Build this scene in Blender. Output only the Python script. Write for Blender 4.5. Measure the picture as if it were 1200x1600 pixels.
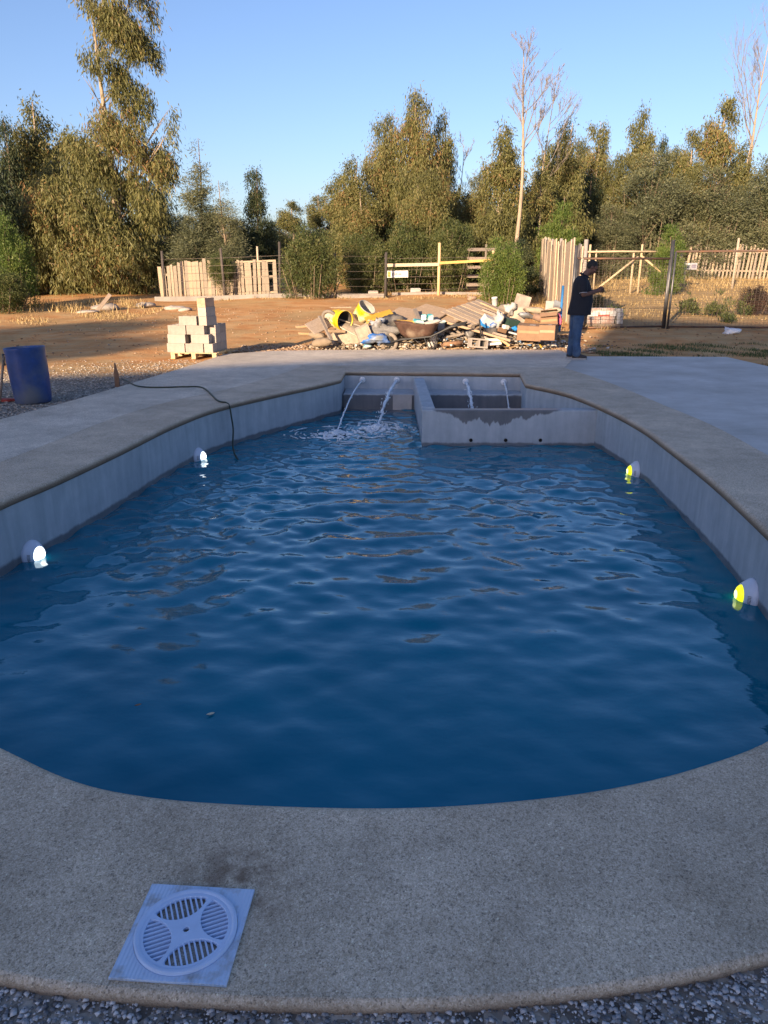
import bpy, bmesh, math, random
import numpy as np
from mathutils import Vector, Matrix, Euler
from mathutils.geometry import tessellate_polygon
R = math.radians
rnd = random.Random(7)
rng = np.random.default_rng(11)
for o in list(bpy.data.objects): bpy.data.objects.remove(o)
scene = bpy.context.scene
C = scene.collection

# ---------------------------------------------------------------- camera
H_CAM = 1.6; PITCH = R(18.13); FPX = 1160.0
cam_d = bpy.data.cameras.new('camera'); cam = bpy.data.objects.new('camera', cam_d); C.objects.link(cam)
cam.location = (0, 0, H_CAM); cam.rotation_euler = (R(90) - PITCH, 0, 0)
cam_d.sensor_fit = 'VERTICAL'; cam_d.sensor_height = 36; cam_d.lens = 36 * FPX / 1600
cam_d.clip_start = .05; cam_d.clip_end = 3000
scene.camera = cam
# ---------------------------------------------------------------- sky and sun
SUN_AZ = R(25); SUN_EL = R(13)            # the light travels towards +Y, turned 25 deg to +X
TINT = (1.05, .912, .965, 1)     # white balance of the camera
world = bpy.data.worlds.new('World'); scene.world = world; world.use_nodes = True
wn = world.node_tree.nodes; wl = world.node_tree.links
sky = wn.new('ShaderNodeTexSky'); sky.sky_type = 'NISHITA'; sky.sun_disc = False
sky.sun_elevation = SUN_EL; sky.sun_rotation = math.pi + SUN_AZ
sky.altitude = 300; sky.air_density = 1.0; sky.dust_density = 1.6; sky.ozone_density = 3.5
bg = wn['Background']; bg.inputs[1].default_value = .096
tint = wn.new('ShaderNodeMix'); tint.data_type = 'RGBA'; tint.blend_type = 'MULTIPLY'; tint.inputs[0].default_value = 1
tint.inputs[7].default_value = TINT
wl.new(sky.outputs[0], tint.inputs[6]); wl.new(tint.outputs[2], bg.inputs[0])
sd = bpy.data.lights.new('sun', 'SUN'); sun = bpy.data.objects.new('sun', sd); C.objects.link(sun)
sd.energy = 5.0; sd.angle = R(.5); sd.color = (1, .75, .50)
trav = Vector((math.sin(SUN_AZ) * math.cos(SUN_EL), math.cos(SUN_AZ) * math.cos(SUN_EL), -math.sin(SUN_EL)))
sun.rotation_euler = trav.to_track_quat('-Z', 'Y').to_euler()
scene.view_settings.view_transform = 'Standard'; scene.view_settings.look = 'None'
scene.view_settings.exposure = 1.30; scene.view_settings.gamma = 1; scene.view_settings.use_curve_mapping = False
scene.render.engine = 'CYCLES'
scene.render.resolution_x = 768; scene.render.resolution_y = 1024

# ---------------------------------------------------------------- helpers
def at(u, v, D):
    """world point seen at photo pixel (u,v) at forward distance D"""
    a = (u - 600) / FPX; b = (v - 800) / FPX
    fw = math.cos(PITCH) - b * math.sin(PITCH); dn = math.sin(PITCH) + b * math.cos(PITCH)
    t = D / fw
    return Vector((a * t, D, H_CAM - dn * t))
def smooth(a, b, x):
    t = np.clip((x - a) / (b - a), 0, 1); return t * t * (3 - 2 * t)
def terrain(x, y):
    x = np.asarray(x, float); y = np.asarray(y, float)
    k = 1 - .22 * smooth(-2, -10, x)
    z = -.07 + .035 * smooth(2.6, 1.6, y) + k * .041 * np.clip(y - 17.3, 0, 36) + .02 * smooth(16.3, 18, y)
    n = .02 * np.sin(x * .9 + 1.3 * np.sin(y * .37)) + .012 * np.sin(y * .8 + x * .9) + .006 * np.sin(x * 2.9 - y * 1.7)
    far = smooth(14, 18, y) * .9 + .12
    return z + n * far
def tz(x, y): return float(terrain(x, y))
def gp(u, v):
    """ground point seen at photo pixel"""
    D0 = None
    for i in range(60, 1600):
        D = i * .05
        P = at(u, v, D)
        if P.z <= tz(P.x, P.y): return Vector((P.x, P.y, tz(P.x, P.y)))
    return P
def link(o, parent=None):
    C.objects.link(o)
    if parent is not None: o.parent = parent
    return o
def tag(o, label=None, cat=None, group=None, kind=None):
    if label: o['label'] = label
    if cat: o['category'] = cat
    if group: o['group'] = group
    if kind: o['kind'] = kind
    return o
def thing(name, label, cat, loc=(0, 0, 0), rot=(0, 0, 0), group=None):
    o = bpy.data.objects.new(name, None); o.empty_display_size = .1
    C.objects.link(o); o.location = loc; o.rotation_euler = rot
    return tag(o, label, cat, group)
def dup(root, loc, rot=None, label=None, scale=None):
    r = root.copy(); C.objects.link(r); r.location = loc
    if rot is not None: r.rotation_euler = rot
    if scale is not None: r.scale = scale
    if label: r['label'] = label
    for ch in root.children:
        c = ch.copy(); C.objects.link(c); c.parent = r
        for g in ch.children:
            d = g.copy(); C.objects.link(d); d.parent = c
    return r
class MB:
    def __init__(s): s.v = []; s.f = []; s.sm = []
    def add(s, vs, fs, smooth=False):
        n = len(s.v); s.v += [tuple(p) for p in vs]; s.f += [tuple(i + n for i in f) for f in fs]; s.sm += [smooth] * len(fs); return s
    def box(s, c, size, rot=None, bev=0):
        x, y, z = [k / 2 for k in size]; c = Vector(c)
        M = rot if isinstance(rot, Matrix) else (Euler(rot).to_matrix() if rot else Matrix.Identity(3))
        if bev <= 0:
            P = [(-x,-y,-z),(x,-y,-z),(x,y,-z),(-x,y,-z),(-x,-y,z),(x,-y,z),(x,y,z),(-x,y,z)]
            F = [(0,3,2,1),(4,5,6,7),(0,1,5,4),(1,2,6,5),(2,3,7,6),(3,0,4,7)]
        else:
            b = bev; P = []
            for zz, q in ((-z, b), (-z + b, 0), (z - b, 0), (z, b)):
                for (sx, sy) in ((-1,-1),(1,-1),(1,1),(-1,1)): 
                    P.append((sx * (x - q), sy * (y - q), zz))
            F = [(3,2,1,0), (12,13,14,15)]
            for k in range(3):
                for i in range(4): j = (i + 1) % 4; F.append((k*4+i, k*4+j, k*4+4+j, k*4+4+i))
        return s.add([c + M @ Vector(p) for p in P], F)
    def tube(s, pts, rad, n=8, caps=True, smooth=True):
        pts = [Vector(p) for p in pts]; m = len(pts)
        if not hasattr(rad, '__len__'): rad = [rad] * m
        V = []; F = []; prev = None
        for i, p in enumerate(pts):
            t = (pts[min(i + 1, m - 1)] - pts[max(i - 1, 0)])
            if t.length < 1e-9: t = Vector((0, 0, 1))
            t.normalize()
            if prev is None:
                a = t.orthogonal().normalized()
            else:
                a = (prev - t * prev.dot(t))
                a = a.normalized() if a.length > 1e-6 else t.orthogonal().normalized()
            prev = a; b = t.cross(a)
            for k in range(n):
                w = 2 * math.pi * k / n; V.append(p + (a * math.cos(w) + b * math.sin(w)) * rad[i])
        for i in range(m - 1):
            for k in range(n):
                k2 = (k + 1) % n; F.append((i*n+k, i*n+k2, (i+1)*n+k2, (i+1)*n+k))
        s.add(V, F, smooth)
        if caps:
            b0 = len(s.v) - len(V)
            s.f.append(tuple(b0 + k for k in reversed(range(n)))); s.sm.append(False)
            s.f.append(tuple(b0 + (m-1)*n + k for k in range(n))); s.sm.append(False)
        return s
    def rings(s, rings, closed=False, cap0=True, cap1=True, smooth=True):
        n = len(rings[0]); m = len(rings); V = [p for r in rings for p in r]; F = []
        for i in range(m if closed else m - 1):
            i2 = (i + 1) % m
            for k in range(n):
                k2 = (k + 1) % n; F.append((i*n+k, i*n+k2, i2*n+k2, i2*n+k))
        s.add(V, F, smooth); b0 = len(s.v) - len(V)
        if not closed:
            if cap0: s.f.append(tuple(b0 + k for k in reversed(range(n)))); s.sm.append(smooth)
            if cap1: s.f.append(tuple(b0 + (m-1)*n + k for k in range(n))); s.sm.append(smooth)
        return s
    def lathe(s, prof, n=24, M=None, smooth=True, cap0=True, cap1=True):
        rr = []
        for (r, z) in prof:
            rr.append([(r * math.cos(2*math.pi*k/n), r * math.sin(2*math.pi*k/n), z) for k in range(n)])
        if M is not None: rr = [[M @ Vector(p) for p in q] for q in rr]
        return s.rings(rr, cap0=cap0, cap1=cap1, smooth=smooth)
    def ell(s, c, r, n=10, m=7, rot=None, jit=0, seed=0):
        q = random.Random(seed); c = Vector(c); M = Euler(rot).to_matrix() if rot else Matrix.Identity(3); rr = []
        for i in range(1, m):
            th = math.pi * i / m; ring = []
            for k in range(n):
                w = 2*math.pi*k/n; j = 1 + q.uniform(-jit, jit)
                ring.append(c + M @ Vector((r[0]*math.sin(th)*math.cos(w)*j, r[1]*math.sin(th)*math.sin(w)*j, -r[2]*math.cos(th)*j)))
            rr.append(ring)
        return s.rings(rr)
    def prism(s, poly, z0, z1, M=None):
        n = len(poly); M = M or Matrix.Identity(4)
        V = [M @ Vector((x, y, z0)) for x, y in poly] + [M @ Vector((x, y, z1)) for x, y in poly]
        F = [tuple(reversed(range(n))), tuple(range(n, 2*n))] + [(i, (i+1) % n, n+(i+1) % n, n+i) for i in range(n)]
        return s.add(V, F)
    def mesh(s, name):
        me = bpy.data.meshes.new(name); me.from_pydata(s.v, [], s.f)
        me.polygons.foreach_set('use_smooth', s.sm); me.update(); return me
    def build(s, name, m, parent=None):
        me = s.mesh(name); me.materials.append(m)
        return link(bpy.data.objects.new(name, me), parent)
def np_mesh(name, V, F, m, parent=None, attr=None, smooth=False):
    """V (n,3), F (k, 3 or 4) numpy -> one object"""
    me = bpy.data.meshes.new(name); k = F.shape[1]
    me.vertices.add(len(V)); me.vertices.foreach_set('co', V.astype(np.float32).ravel())
    me.loops.add(F.size); me.loops.foreach_set('vertex_index', F.astype(np.int32).ravel())
    me.polygons.add(len(F)); me.polygons.foreach_set('loop_start', np.arange(0, F.size, k, dtype=np.int32))
    me.polygons.foreach_set('loop_total', np.full(len(F), k, dtype=np.int32))
    if smooth: me.polygons.foreach_set('use_smooth', np.ones(len(F), dtype=bool))
    me.update(calc_edges=True)
    if attr is not None:
        a = me.attributes.new('tint', 'FLOAT', 'FACE'); a.data.foreach_set('value', attr.astype(np.float32))
    me.materials.append(m)
    return link(bpy.data.objects.new(name, me), parent)

# ---------------------------------------------------------------- materials
class NT:
    def __init__(s, name):
        s.m = bpy.data.materials.new(name); s.m.use_nodes = True; s.t = s.m.node_tree
        s.b = s.t.nodes['Principled BSDF']
    def n(s, ty, **kw):
        q = s.t.nodes.new(ty)
        for k, v in kw.items():
            if hasattr(q, k): setattr(q, k, v)
            else: q.inputs[k.replace('_', ' ')].default_value = v
        return q
    def l(s, a, b): s.t.links.new(a, b)
    def ramp(s, fac, stops):
        q = s.n('ShaderNodeValToRGB'); e = q.color_ramp.elements
        while len(e) < len(stops): e.new(.5)
        for i, (p, c) in enumerate(stops): e[i].position = p; e[i].color = (*c, 1) if len(c) == 3 else c
        if fac is not None: s.l(fac, q.inputs[0])
        return q.outputs[0]
    def noise(s, vec, scale, detail=3, rough=.55, dist=0):
        q = s.n('ShaderNodeTexNoise', Scale=scale, Detail=detail, Roughness=rough, Distortion=dist)
        if vec is not None: s.l(vec, q.inputs['Vector'])
        return q.outputs[0]
    def vor(s, vec, scale, out='Color'):
        q = s.n('ShaderNodeTexVoronoi', Scale=scale); s.l(vec, q.inputs['Vector']); return q.outputs[out]
    def mix(s, fac, a, b, mode='MIX'):
        q = s.n('ShaderNodeMix', data_type='RGBA', blend_type=mode)
        for i, x in ((0, fac), (6, a), (7, b)):
            if isinstance(x, (int, float)): q.inputs[i].default_value = x
            elif isinstance(x, tuple): q.inputs[i].default_value = (*x, 1) if len(x) == 3 else x
            else: s.l(x, q.inputs[i])
        return q.outputs[2]
    def math(s, op, a, b=0.0, c=0.0):
        q = s.n('ShaderNodeMath', operation=op)
        for i, x in enumerate((a, b, c)):
            if isinstance(x, (int, float)): q.inputs[i].default_value = x
            else: s.l(x, q.inputs[i])
        return q.outputs[0]
    def pos(s): return s.n('ShaderNodeNewGeometry').outputs['Position']
    def obj(s): return s.n('ShaderNodeTexCoord').outputs['Object']
    def scaled(s, vec, sc):
        q = s.n('ShaderNodeMapping'); q.inputs['Scale'].default_value = sc; s.l(vec, q.inputs[0]); return q.outputs[0]
    def xyz(s, vec):
        q = s.n('ShaderNodeSeparateXYZ'); s.l(vec, q.inputs[0]); return q.outputs
    def bump(s, h, strength=.3, dist=.01, prev=None):
        q = s.n('ShaderNodeBump', Strength=strength, Distance=dist); s.l(h, q.inputs['Height'])
        if prev is not None: s.l(prev, q.inputs['Normal'])
        s.l(q.outputs[0], s.b.inputs['Normal']); return q.outputs[0]
    def color(s, c):
        if isinstance(c, tuple): s.b.inputs['Base Color'].default_value = (*c, 1)
        else: s.l(c, s.b.inputs['Base Color'])
    def set(s, rough=None, metal=None, spec=None):
        if rough is not None: s.b.inputs['Roughness'].default_value = rough
        if metal is not None: s.b.inputs['Metallic'].default_value = metal
        if spec is not None: s.b.inputs['Specular IOR Level'].default_value = spec
_mc = {}
def simple(name, c, rough=.7, var=.25, scale=12, metal=0, bump=.15, dirt=None, spec=.4, rand=.15, stretch=None):
    """matte coloured material with object-space mottling, an optional dirt colour and a little per-object change"""
    if name in _mc: return _mc[name]
    t = NT(name); v = t.obj()
    if stretch: v = t.scaled(v, stretch)
    n1 = t.noise(v, scale, 4); n2 = t.noise(v, scale * 4.7, 3)
    f = t.math('MULTIPLY_ADD', n1, .7, t.math('MULTIPLY', n2, .3))
    lo = tuple(k * (1 - var) for k in c); hi = tuple(min(k * (1 + var), .95) for k in c)
    col = t.ramp(f, [(.3, lo), (.7, hi)])
    if dirt:
        dn = t.ramp(t.noise(v, scale * .45, 5), [(.47, (0, 0, 0)), (.62, (1, 1, 1))])
        col = t.mix(dn, col, dirt)
    oi = t.n('ShaderNodeObjectInfo').outputs['Random']
    hsv = t.n('ShaderNodeHueSaturation'); t.l(col, hsv.inputs['Color'])
    t.l(t.math('MULTIPLY_ADD', oi, 2 * rand, 1 - rand), hsv.inputs['Value'])
    t.color(hsv.outputs[0]); t.set(rough, metal, spec)
    if bump: t.bump(n2, bump, .006)
    _mc[name] = t.m; return t.m
def wood(name, c, rand=.2, grey=0):
    if name in _mc: return _mc[name]
    t = NT(name); v = t.obj()
    q = t.noise(t.scaled(v, (9, 9, 9)), 1.3, 5, .6, 1.5); g = t.noise(t.scaled(v, (3, 60, 60)), 1.0, 3)
    f = t.math('MULTIPLY_ADD', q, .6, t.math('MULTIPLY', g, .4))
    col = t.ramp(f, [(.28, tuple(k * .62 for k in c)), (.5, c), (.72, tuple(min(k * 1.25, .9) for k in c))])
    oi = t.n('ShaderNodeObjectInfo').outputs['Random']
    hsv = t.n('ShaderNodeHueSaturation'); t.l(col, hsv.inputs['Color'])
    t.l(t.math('MULTIPLY_ADD', oi, 2 * rand, 1 - rand), hsv.inputs['Value'])
    t.l(t.math('MULTIPLY_ADD', oi, .3, .8), hsv.inputs['Saturation'])
    t.color(hsv.outputs[0]); t.set(.82, 0, .25); t.bump(g, .3, .004)
    _mc[name] = t.m; return t.m
# ground
def m_ground():
    t = NT('ground'); P = t.pos(); x, y, z = t.xyz(P)
    big = t.noise(P, .28, 5, .6); mid = t.noise(P, 1.7, 5, .6); fine = t.noise(P, 14, 4, .65)
    dirt = t.ramp(mid, [(.3, (.48, .225, .085)), (.5, (.60, .32, .13)), (.7, (.64, .40, .20))])
    dry = t.ramp(fine, [(.3, (.34, .23, .10)), (.7, (.54, .40, .20))])
    grav = t.ramp(t.vor(P, 34), [(.1, (.13, .115, .10)), (.45, (.28, .25, .21)), (.9, (.5, .45, .38))])
    f1 = t.ramp(t.math('MULTIPLY_ADD', big, .75, t.math('MULTIPLY', mid, .35)), [(.5, (0, 0, 0)), (.62, (1, 1, 1))])
    # the dry grass grows beyond the levelled dirt; the right hand field is all dry grass
    fr = t.math('MULTIPLY', t.n('ShaderNodeMapRange', From_Min=19.0, From_Max=23.0).outputs[0], 1.0)
    mr = t.n('ShaderNodeMapRange'); mr.inputs[1].default_value = 19.5; mr.inputs[2].default_value = 23; t.l(y, mr.inputs[0])
    mx = t.n('ShaderNodeMapRange'); mx.inputs[1].default_value = 4.5; mx.inputs[2].default_value = 7; t.l(x, mx.inputs[0])
    field = t.math('MULTIPLY', mr.outputs[0], mx.outputs[0])
    f1 = t.math('MAXIMUM', t.math('MULTIPLY', f1, .55), t.math('MULTIPLY', field, .85))
    col = t.mix(f1, dirt, dry)
    # gravel strip kept near the slab
    mg = t.n('ShaderNodeMapRange'); mg.inputs[1].default_value = 13.0; mg.inputs[2].default_value = 11.6
    t.l(t.math('MULTIPLY_ADD', big, 2.4, t.math('ADD', y, -1.2)), mg.inputs[0])
    col = t.mix(mg.outputs[0], col, grav)
    rut = t.ramp(t.noise(t.scaled(P, (.8, 1.3, 1)), 1.1, 5), [(.40, (.86, .86, .86)), (.6, (1.05, 1.05, 1.05))])
    col = t.mix(1.0, col, rut, 'MULTIPLY')
    t.color(col); t.set(.95, 0, .1)
    b = t.bump(mid, .25, .03); t.bump(fine, .5, .02, b)
    return t.m
def m_aggregate(name, c, far=False):
    t = NT(name); P = t.pos()
    v1 = t.vor(P, 290); v2 = t.vor(P, 120)
    bw = t.n('ShaderNodeRGBToBW'); t.l(v1, bw.inputs[0]); bw2 = t.n('ShaderNodeRGBToBW'); t.l(v2, bw2.inputs[0])
    f = t.math('MULTIPLY_ADD', bw.outputs[0], .65, t.math('MULTIPLY', bw2.outputs[0], .35))
    k = lambda a, w=(1, 1, 1): tuple(min(.9, x * a * y) for x, y in zip(c, w))
    col = t.ramp(f, [(.16, k(.42)), (.34, k(.82, (1.05, 1, .9))), (.6, k(1.08)), (.8, k(1.35)), (.93, k(1.9))])
    st = t.ramp(t.noise(P, .9, 5, .6), [(.3, (.8, .79, .77)), (.7, (1.14, 1.13, 1.12))])
    st2 = t.ramp(t.noise(P, 5, 4, .6), [(.3, (.88, .88, .88)), (.7, (1.1, 1.1, 1.1))])
    col = t.mix(1.0, col, st, 'MULTIPLY'); col = t.mix(1.0, col, st2, 'MULTIPLY')
    tr = t.ramp(t.noise(t.scaled(P, (1, 1, 1)), 2.3, 7, .72, .6), [(.34, (.87, .86, .84)), (.5, (1, 1, 1)), (.66, (1.07, 1.07, 1.06))]); col = t.mix(1.0, col, tr, 'MULTIPLY')
    # rusty stain beside the skimmer lid
    q = t.n('ShaderNodeVectorMath', operation='DISTANCE'); t.l(P, q.inputs[0]); q.inputs[1].default_value = (-.40, 1.62, 0)
    s_ = t.n('ShaderNodeMapRange'); s_.inputs[1].default_value = .22; s_.inputs[2].default_value = .03; t.l(q.outputs['Value'], s_.inputs[0])
    nn = t.ramp(t.noise(P, 16, 4), [(.38, (0, 0, 0)), (.6, (1, 1, 1))])
    col = t.mix(t.math('MULTIPLY', t.math('MULTIPLY', s_.outputs[0], nn), .75), col, (.12, .07, .04))
    z = t.xyz(P)[2]; mz = t.n('ShaderNodeMapRange'); mz.inputs[1].default_value = -.006; mz.inputs[2].default_value = -.03; t.l(z, mz.inputs[0])
    col = t.mix(t.math('MULTIPLY', mz.outputs[0], .8), col, (.15, .10, .065))
    t.color(col); t.set(.72, 0, .3)
    d = t.vor(P, 210, 'Distance'); b = t.bump(d, .45, .003); t.bump(t.noise(P, 30, 3), .25, .006, b)
    return t.m
def m_slab():
    t = NT('smooth_concrete'); P = t.pos()
    n = t.noise(P, 1.1, 6, .6); w = t.noise(t.scaled(P, (1.5, 7, 1)), 2, 4); fi = t.noise(P, 60, 3, .7)
    f = t.math('ADD', t.math('MULTIPLY_ADD', n, .5, t.math('MULTIPLY', w, .25)), t.math('MULTIPLY', fi, .25))
    col = t.ramp(f, [(.34, (.44, .43, .40)), (.5, (.52, .505, .475)), (.66, (.59, .575, .545))])
    bl = t.ramp(t.noise(P, .55, 6, .65), [(.35, (.84, .82, .79)), (.65, (1.08, 1.08, 1.08))]); col = t.mix(1.0, col, bl, 'MULTIPLY')
    dust = t.ramp(t.noise(P, 2.6, 6, .7), [(.56, (0, 0, 0)), (.72, (1, 1, 1))]); col = t.mix(t.math('MULTIPLY', dust, .35), col, (.40, .33, .25))
    t.color(col); t.set(.7, 0, .3); t.bump(fi, .3, .003)
    return t.m
def m_plaster(name='pool_plaster', wet=-.45, drip=None):
    t = NT(name); P = t.pos(); x, y, z = t.xyz(P)
    st = t.noise(t.scaled(P, (7, 7, .9)), 1.6, 5, .6); bl = t.noise(P, 1.8, 5, .6); sp = t.noise(P, 9, 4, .6)
    f = t.math('ADD', t.math('MULTIPLY_ADD', st, .45, t.math('MULTIPLY', bl, .35)), t.math('MULTIPLY', sp, .2))
    col = t.ramp(f, [(.30, (.28, .325, .36)), (.5, (.39, .435, .475)), (.70, (.51, .55, .58))])
    e = t.math('ADD', t.math('MULTIPLY', t.noise(t.scaled(P, (3.5, 3.5, .3)), 1.5, 6, .7), .07), wet - .062)
    m = t.n('ShaderNodeMapRange'); m.inputs[1].default_value = .012; m.inputs[2].default_value = -.012
    t.l(t.math('SUBTRACT', z, e), m.inputs[0]); wetf = m.outputs[0]
    if drip:
        x0, x1, top = drip
        # water that ran over the rim left a ragged dark curtain
        mx0 = t.n('ShaderNodeMapRange'); mx0.inputs[1].default_value = x0; mx0.inputs[2].default_value = x0 + .55; t.l(x, mx0.inputs[0])
        mx1 = t.n('ShaderNodeMapRange'); mx1.inputs[1].default_value = x1; mx1.inputs[2].default_value = x1 - .7; t.l(x, mx1.inputs[0])
        env = t.math('MULTIPLY', mx0.outputs[0], mx1.outputs[0])
        nn = t.math('ADD', t.noise(t.scaled(P, (1, 0, .15)), 5.5, 2, .5), t.math('MULTIPLY', t.noise(t.scaled(P, (1, 0, .15)), 17, 3, .6), .6))
        lim = t.math('SUBTRACT', top, t.math('MULTIPLY', env, t.math('MULTIPLY', t.math('POWER', nn, 2.0), .22)))
        m2 = t.n('ShaderNodeMapRange'); m2.inputs[1].default_value = -.010; m2.inputs[2].default_value = .010
        t.l(t.math('SUBTRACT', z, lim), m2.inputs[0])
        wetf = t.math('MAXIMUM', wetf, m2.outputs[0])
    col = t.mix(wetf, col, t.mix(1.0, col, (.38, .36, .36), 'MULTIPLY'))
    t.color(col); t.l(t.math('MULTIPLY_ADD', wetf, -.45, .78), t.b.inputs['Roughness']); t.set(None, 0, .35)
    t.bump(t.math('ADD', sp, t.noise(P, 70, 2)), .25, .004)
    return t.m
def m_water():
    t = NT('pool_water'); P = t.pos(); x, y, z = t.xyz(P)
    big = t.noise(P, .8, 2)
    t.color(t.ramp(big, [(.3, (.001, .120, .195)), (.7, (.001, .160, .25))]))
    t.set(.015, 0, .5); t.b.inputs['IOR'].default_value = 1.52; t.b.inputs['Specular Tint'].default_value = (.26, .84, 1, 1)
    t.bump(t.noise(t.scaled(P, (1, 1.6, 1)), 12, 3, .5), .12, .012)
    return t.m
def m_leaf(name, stops, transl=.42):
    t = NT(name); a = t.n('ShaderNodeAttribute', attribute_name='tint').outputs['Fac']
    oi = t.n('ShaderNodeObjectInfo').outputs['Random']
    f = t.math('ADD', a, t.math('MULTIPLY_ADD', oi, .16, -.08))
    col = t.ramp(f, stops); t.color(col); t.set(.5, 0, .3)
    tr = t.n('ShaderNodeBsdfTranslucent'); t.l(col, tr.inputs['Color'])
    mx = t.n('ShaderNodeMixShader'); mx.inputs[0].default_value = transl
    out = t.t.nodes['Material Output']
    t.l(t.b.outputs[0], mx.inputs[1]); t.l(tr.outputs[0], mx.inputs[2]); t.l(mx.outputs[0], out.inputs[0])
    return t.m
def m_emit(name, c, e, rough=.2):
    t = NT(name); t.color(c); t.set(rough); t.b.inputs['Emission Color'].default_value = (*c, 1)
    t.b.inputs['Emission Strength'].default_value = e; return t.m

M_GROUND = m_ground()
M_BAND = m_aggregate('exposed_aggregate', (.56, .475, .37))
M_DECK = m_aggregate('grey_aggregate', (.62, .555, .465))
M_SLAB = m_slab()
M_PLASTER = m_plaster()
M_SPA = m_plaster('spa_plaster', -.47, (.60, 2.25, -.075))
M_WETSTEP = m_plaster('bench_plaster', -.275)
M_WATER = m_water()
M_LEAF_EUC = m_leaf('eucalyptus_leaf', [(0, (.062, .070, .034)), (.35, (.130, .134, .050)), (.62, (.195, .195, .070)), (.85, (.25, .222, .088)), (1, (.30, .165, .075))])
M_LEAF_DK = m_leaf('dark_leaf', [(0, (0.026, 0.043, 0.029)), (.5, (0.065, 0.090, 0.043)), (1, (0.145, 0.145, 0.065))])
M_LEAF_OLV = m_leaf('olive_leaf', [(0, (0.063, 0.077, 0.048)), (.5, (0.147, 0.161, 0.087)), (1, (0.266, 0.259, 0.140))])
M_LEAF_GRN = m_leaf('bright_leaf', [(0, (0.047, 0.089, 0.019)), (.5, (0.105, 0.163, 0.034)), (1, (0.200, 0.231, 0.063))])
M_LEAF_BUSH = m_leaf('bush_leaf', [(0, (0.029, 0.049, 0.021)), (.5, (0.085, 0.111, 0.036)), (1, (0.195, 0.195, 0.072))])
M_GRASS_DRY = m_leaf('dry_grass', [(0, (.20, .13, .06)), (.5, (.38, .27, .12)), (1, (.55, .43, .22))], .25)
M_GRASS_GRN = m_leaf('green_grass', [(0, (.03, .06, .02)), (.6, (.08, .12, .04)), (1, (.2, .19, .08))], .25)
M_BARK = simple('bark', (.20, .15, .105), .9, .45, 6, stretch=(3, 3, .5))
M_BARK_PALE = simple('pale_bark', (.30, .235, .17), .85, .35, 5, stretch=(3, 3, .5))
M_TWIG = simple('bare_twig', (.22, .185, .16), .85, .3, 5)
# ================================================================ pool, deck, ground
def catmull(pts, per=8, closed=True):
    out = []; n = len(pts)
    for i in range(n if closed else n - 1):
        p0, p1, p2, p3 = [Vector(pts[(i + k) % n] if closed else pts[min(max(i + k, 0), n - 1)]) for k in (-1, 0, 1, 2)]
        for j in range(per):
            t = j / per
            out.append(.5 * ((2*p1) + (p2-p0)*t + (2*p0-5*p1+4*p2-p3)*t*t + (3*p1-p0-3*p2+p3)*t**3))
    if not closed: out.append(Vector(pts[-1]))
    return out
WATER_Z = -.53
seg_main = [(-.66, 11.45), (-.98, 10.85), (-1.42, 10.15), (-2.02, 9.05), (-2.30, 8.0), (-2.46, 6.85), (-2.63, 5.8), (-2.78, 5.1), (-2.84, 4.3), (-2.68, 3.5), (-2.2, 2.8), (-1.7, 2.42), (-1.36, 2.235),
            (-1.06, 2.07), (-.82, 1.99), (-.5, 1.945), (0, 1.925), (.4, 1.955), (.75, 2.02), (1.08, 2.13), (1.42, 2.30), (1.8, 2.62), (2.12, 3.1), (2.33, 3.7), (2.47, 4.5), (2.62, 5.7), (2.70, 6.8), (2.75, 7.85),
            (2.68, 9.0), (2.48, 10.15), (2.08, 10.95)]
inner = [Vector((p.x, p.y)) for p in catmull([(*p, 0) for p in seg_main], 5, False)]
inner += [Vector((2.20, 12.1)), Vector((1.2, 12.2)), Vector((0, 12.28)), Vector((-.64, 12.32))]
# resample sharp end pieces so the bullnose corners stay tight
def normals(P):
    n = len(P); out = []
    for i in range(n):
        a = P[i] - P[i-1]; b = P[(i+1) % n] - P[i]
        na = Vector((a.y, -a.x)).normalized(); nb = Vector((b.y, -b.x)).normalized()
        m = (na + nb); m.normalize(); m = m / max(.6, m.dot(na)); out.append(m)
    return out
NRM = normals(inner)
area = sum(inner[i-1].x * inner[i].y - inner[i].x * inner[i-1].y for i in range(len(inner)))
if area < 0: NRM = [-q for q in NRM]          # point away from the pool
def bw(p): return .66 + .14 * float(smooth(2.2, 4.0, p.y))
band_out = [p + n * bw(p) for p, n in zip(inner, NRM)]
prof = [(.03, -.075), (.004, -.066), (-.012, -.045), (-.012, -.028), (-.002, -.011), (.018, -.002), (.045, 0)]
# the two niche corners pinch the offset line there: lay the outer edge as an even curve
def relay(idx, A, M, B):
    for k, i in enumerate(idx):
        t = (k + 1)/(len(idx) + 1); band_out[i] = A*(1-t)**2 + M*2*t*(1-t) + B*t*t
_r = [i for i in range(len(inner)) if inner[i].x > 1.9 and 9.2 < inner[i].y < 12.0]
relay(_r, band_out[_r[0] - 1].copy(), Vector((3.42, 11.2)), band_out[_r[-1] + 1].copy())
_l = [i for i in range(len(inner)) if inner[i].x < 0 and 9.8 < inner[i].y < 11.6]; _l.sort()
relay(_l, band_out[_l[0] - 1].copy(), Vector((-1.62, 11.7)), band_out[_l[-1] + 1].copy())
mb = MB(); rings = []
for p, n, bo in zip(inner, NRM, band_out):
    r = [Vector((p.x + n.x*o, p.y + n.y*o, z)) for o, z in prof]
    e = bo - n * .015
    r += [Vector((*p.lerp(bo, .4), 0)), Vector((e.x, e.y, 0)), Vector((bo.x, bo.y, -.012)), Vector((bo.x, bo.y, -.16)), Vector((p.x + n.x*.05, p.y + n.y*.05, -.16))]
    rings.append(r)
mb.rings(rings, closed=True, smooth=False)
cop = mb.build('deck', M_BAND); tag(cop, kind='structure')
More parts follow.
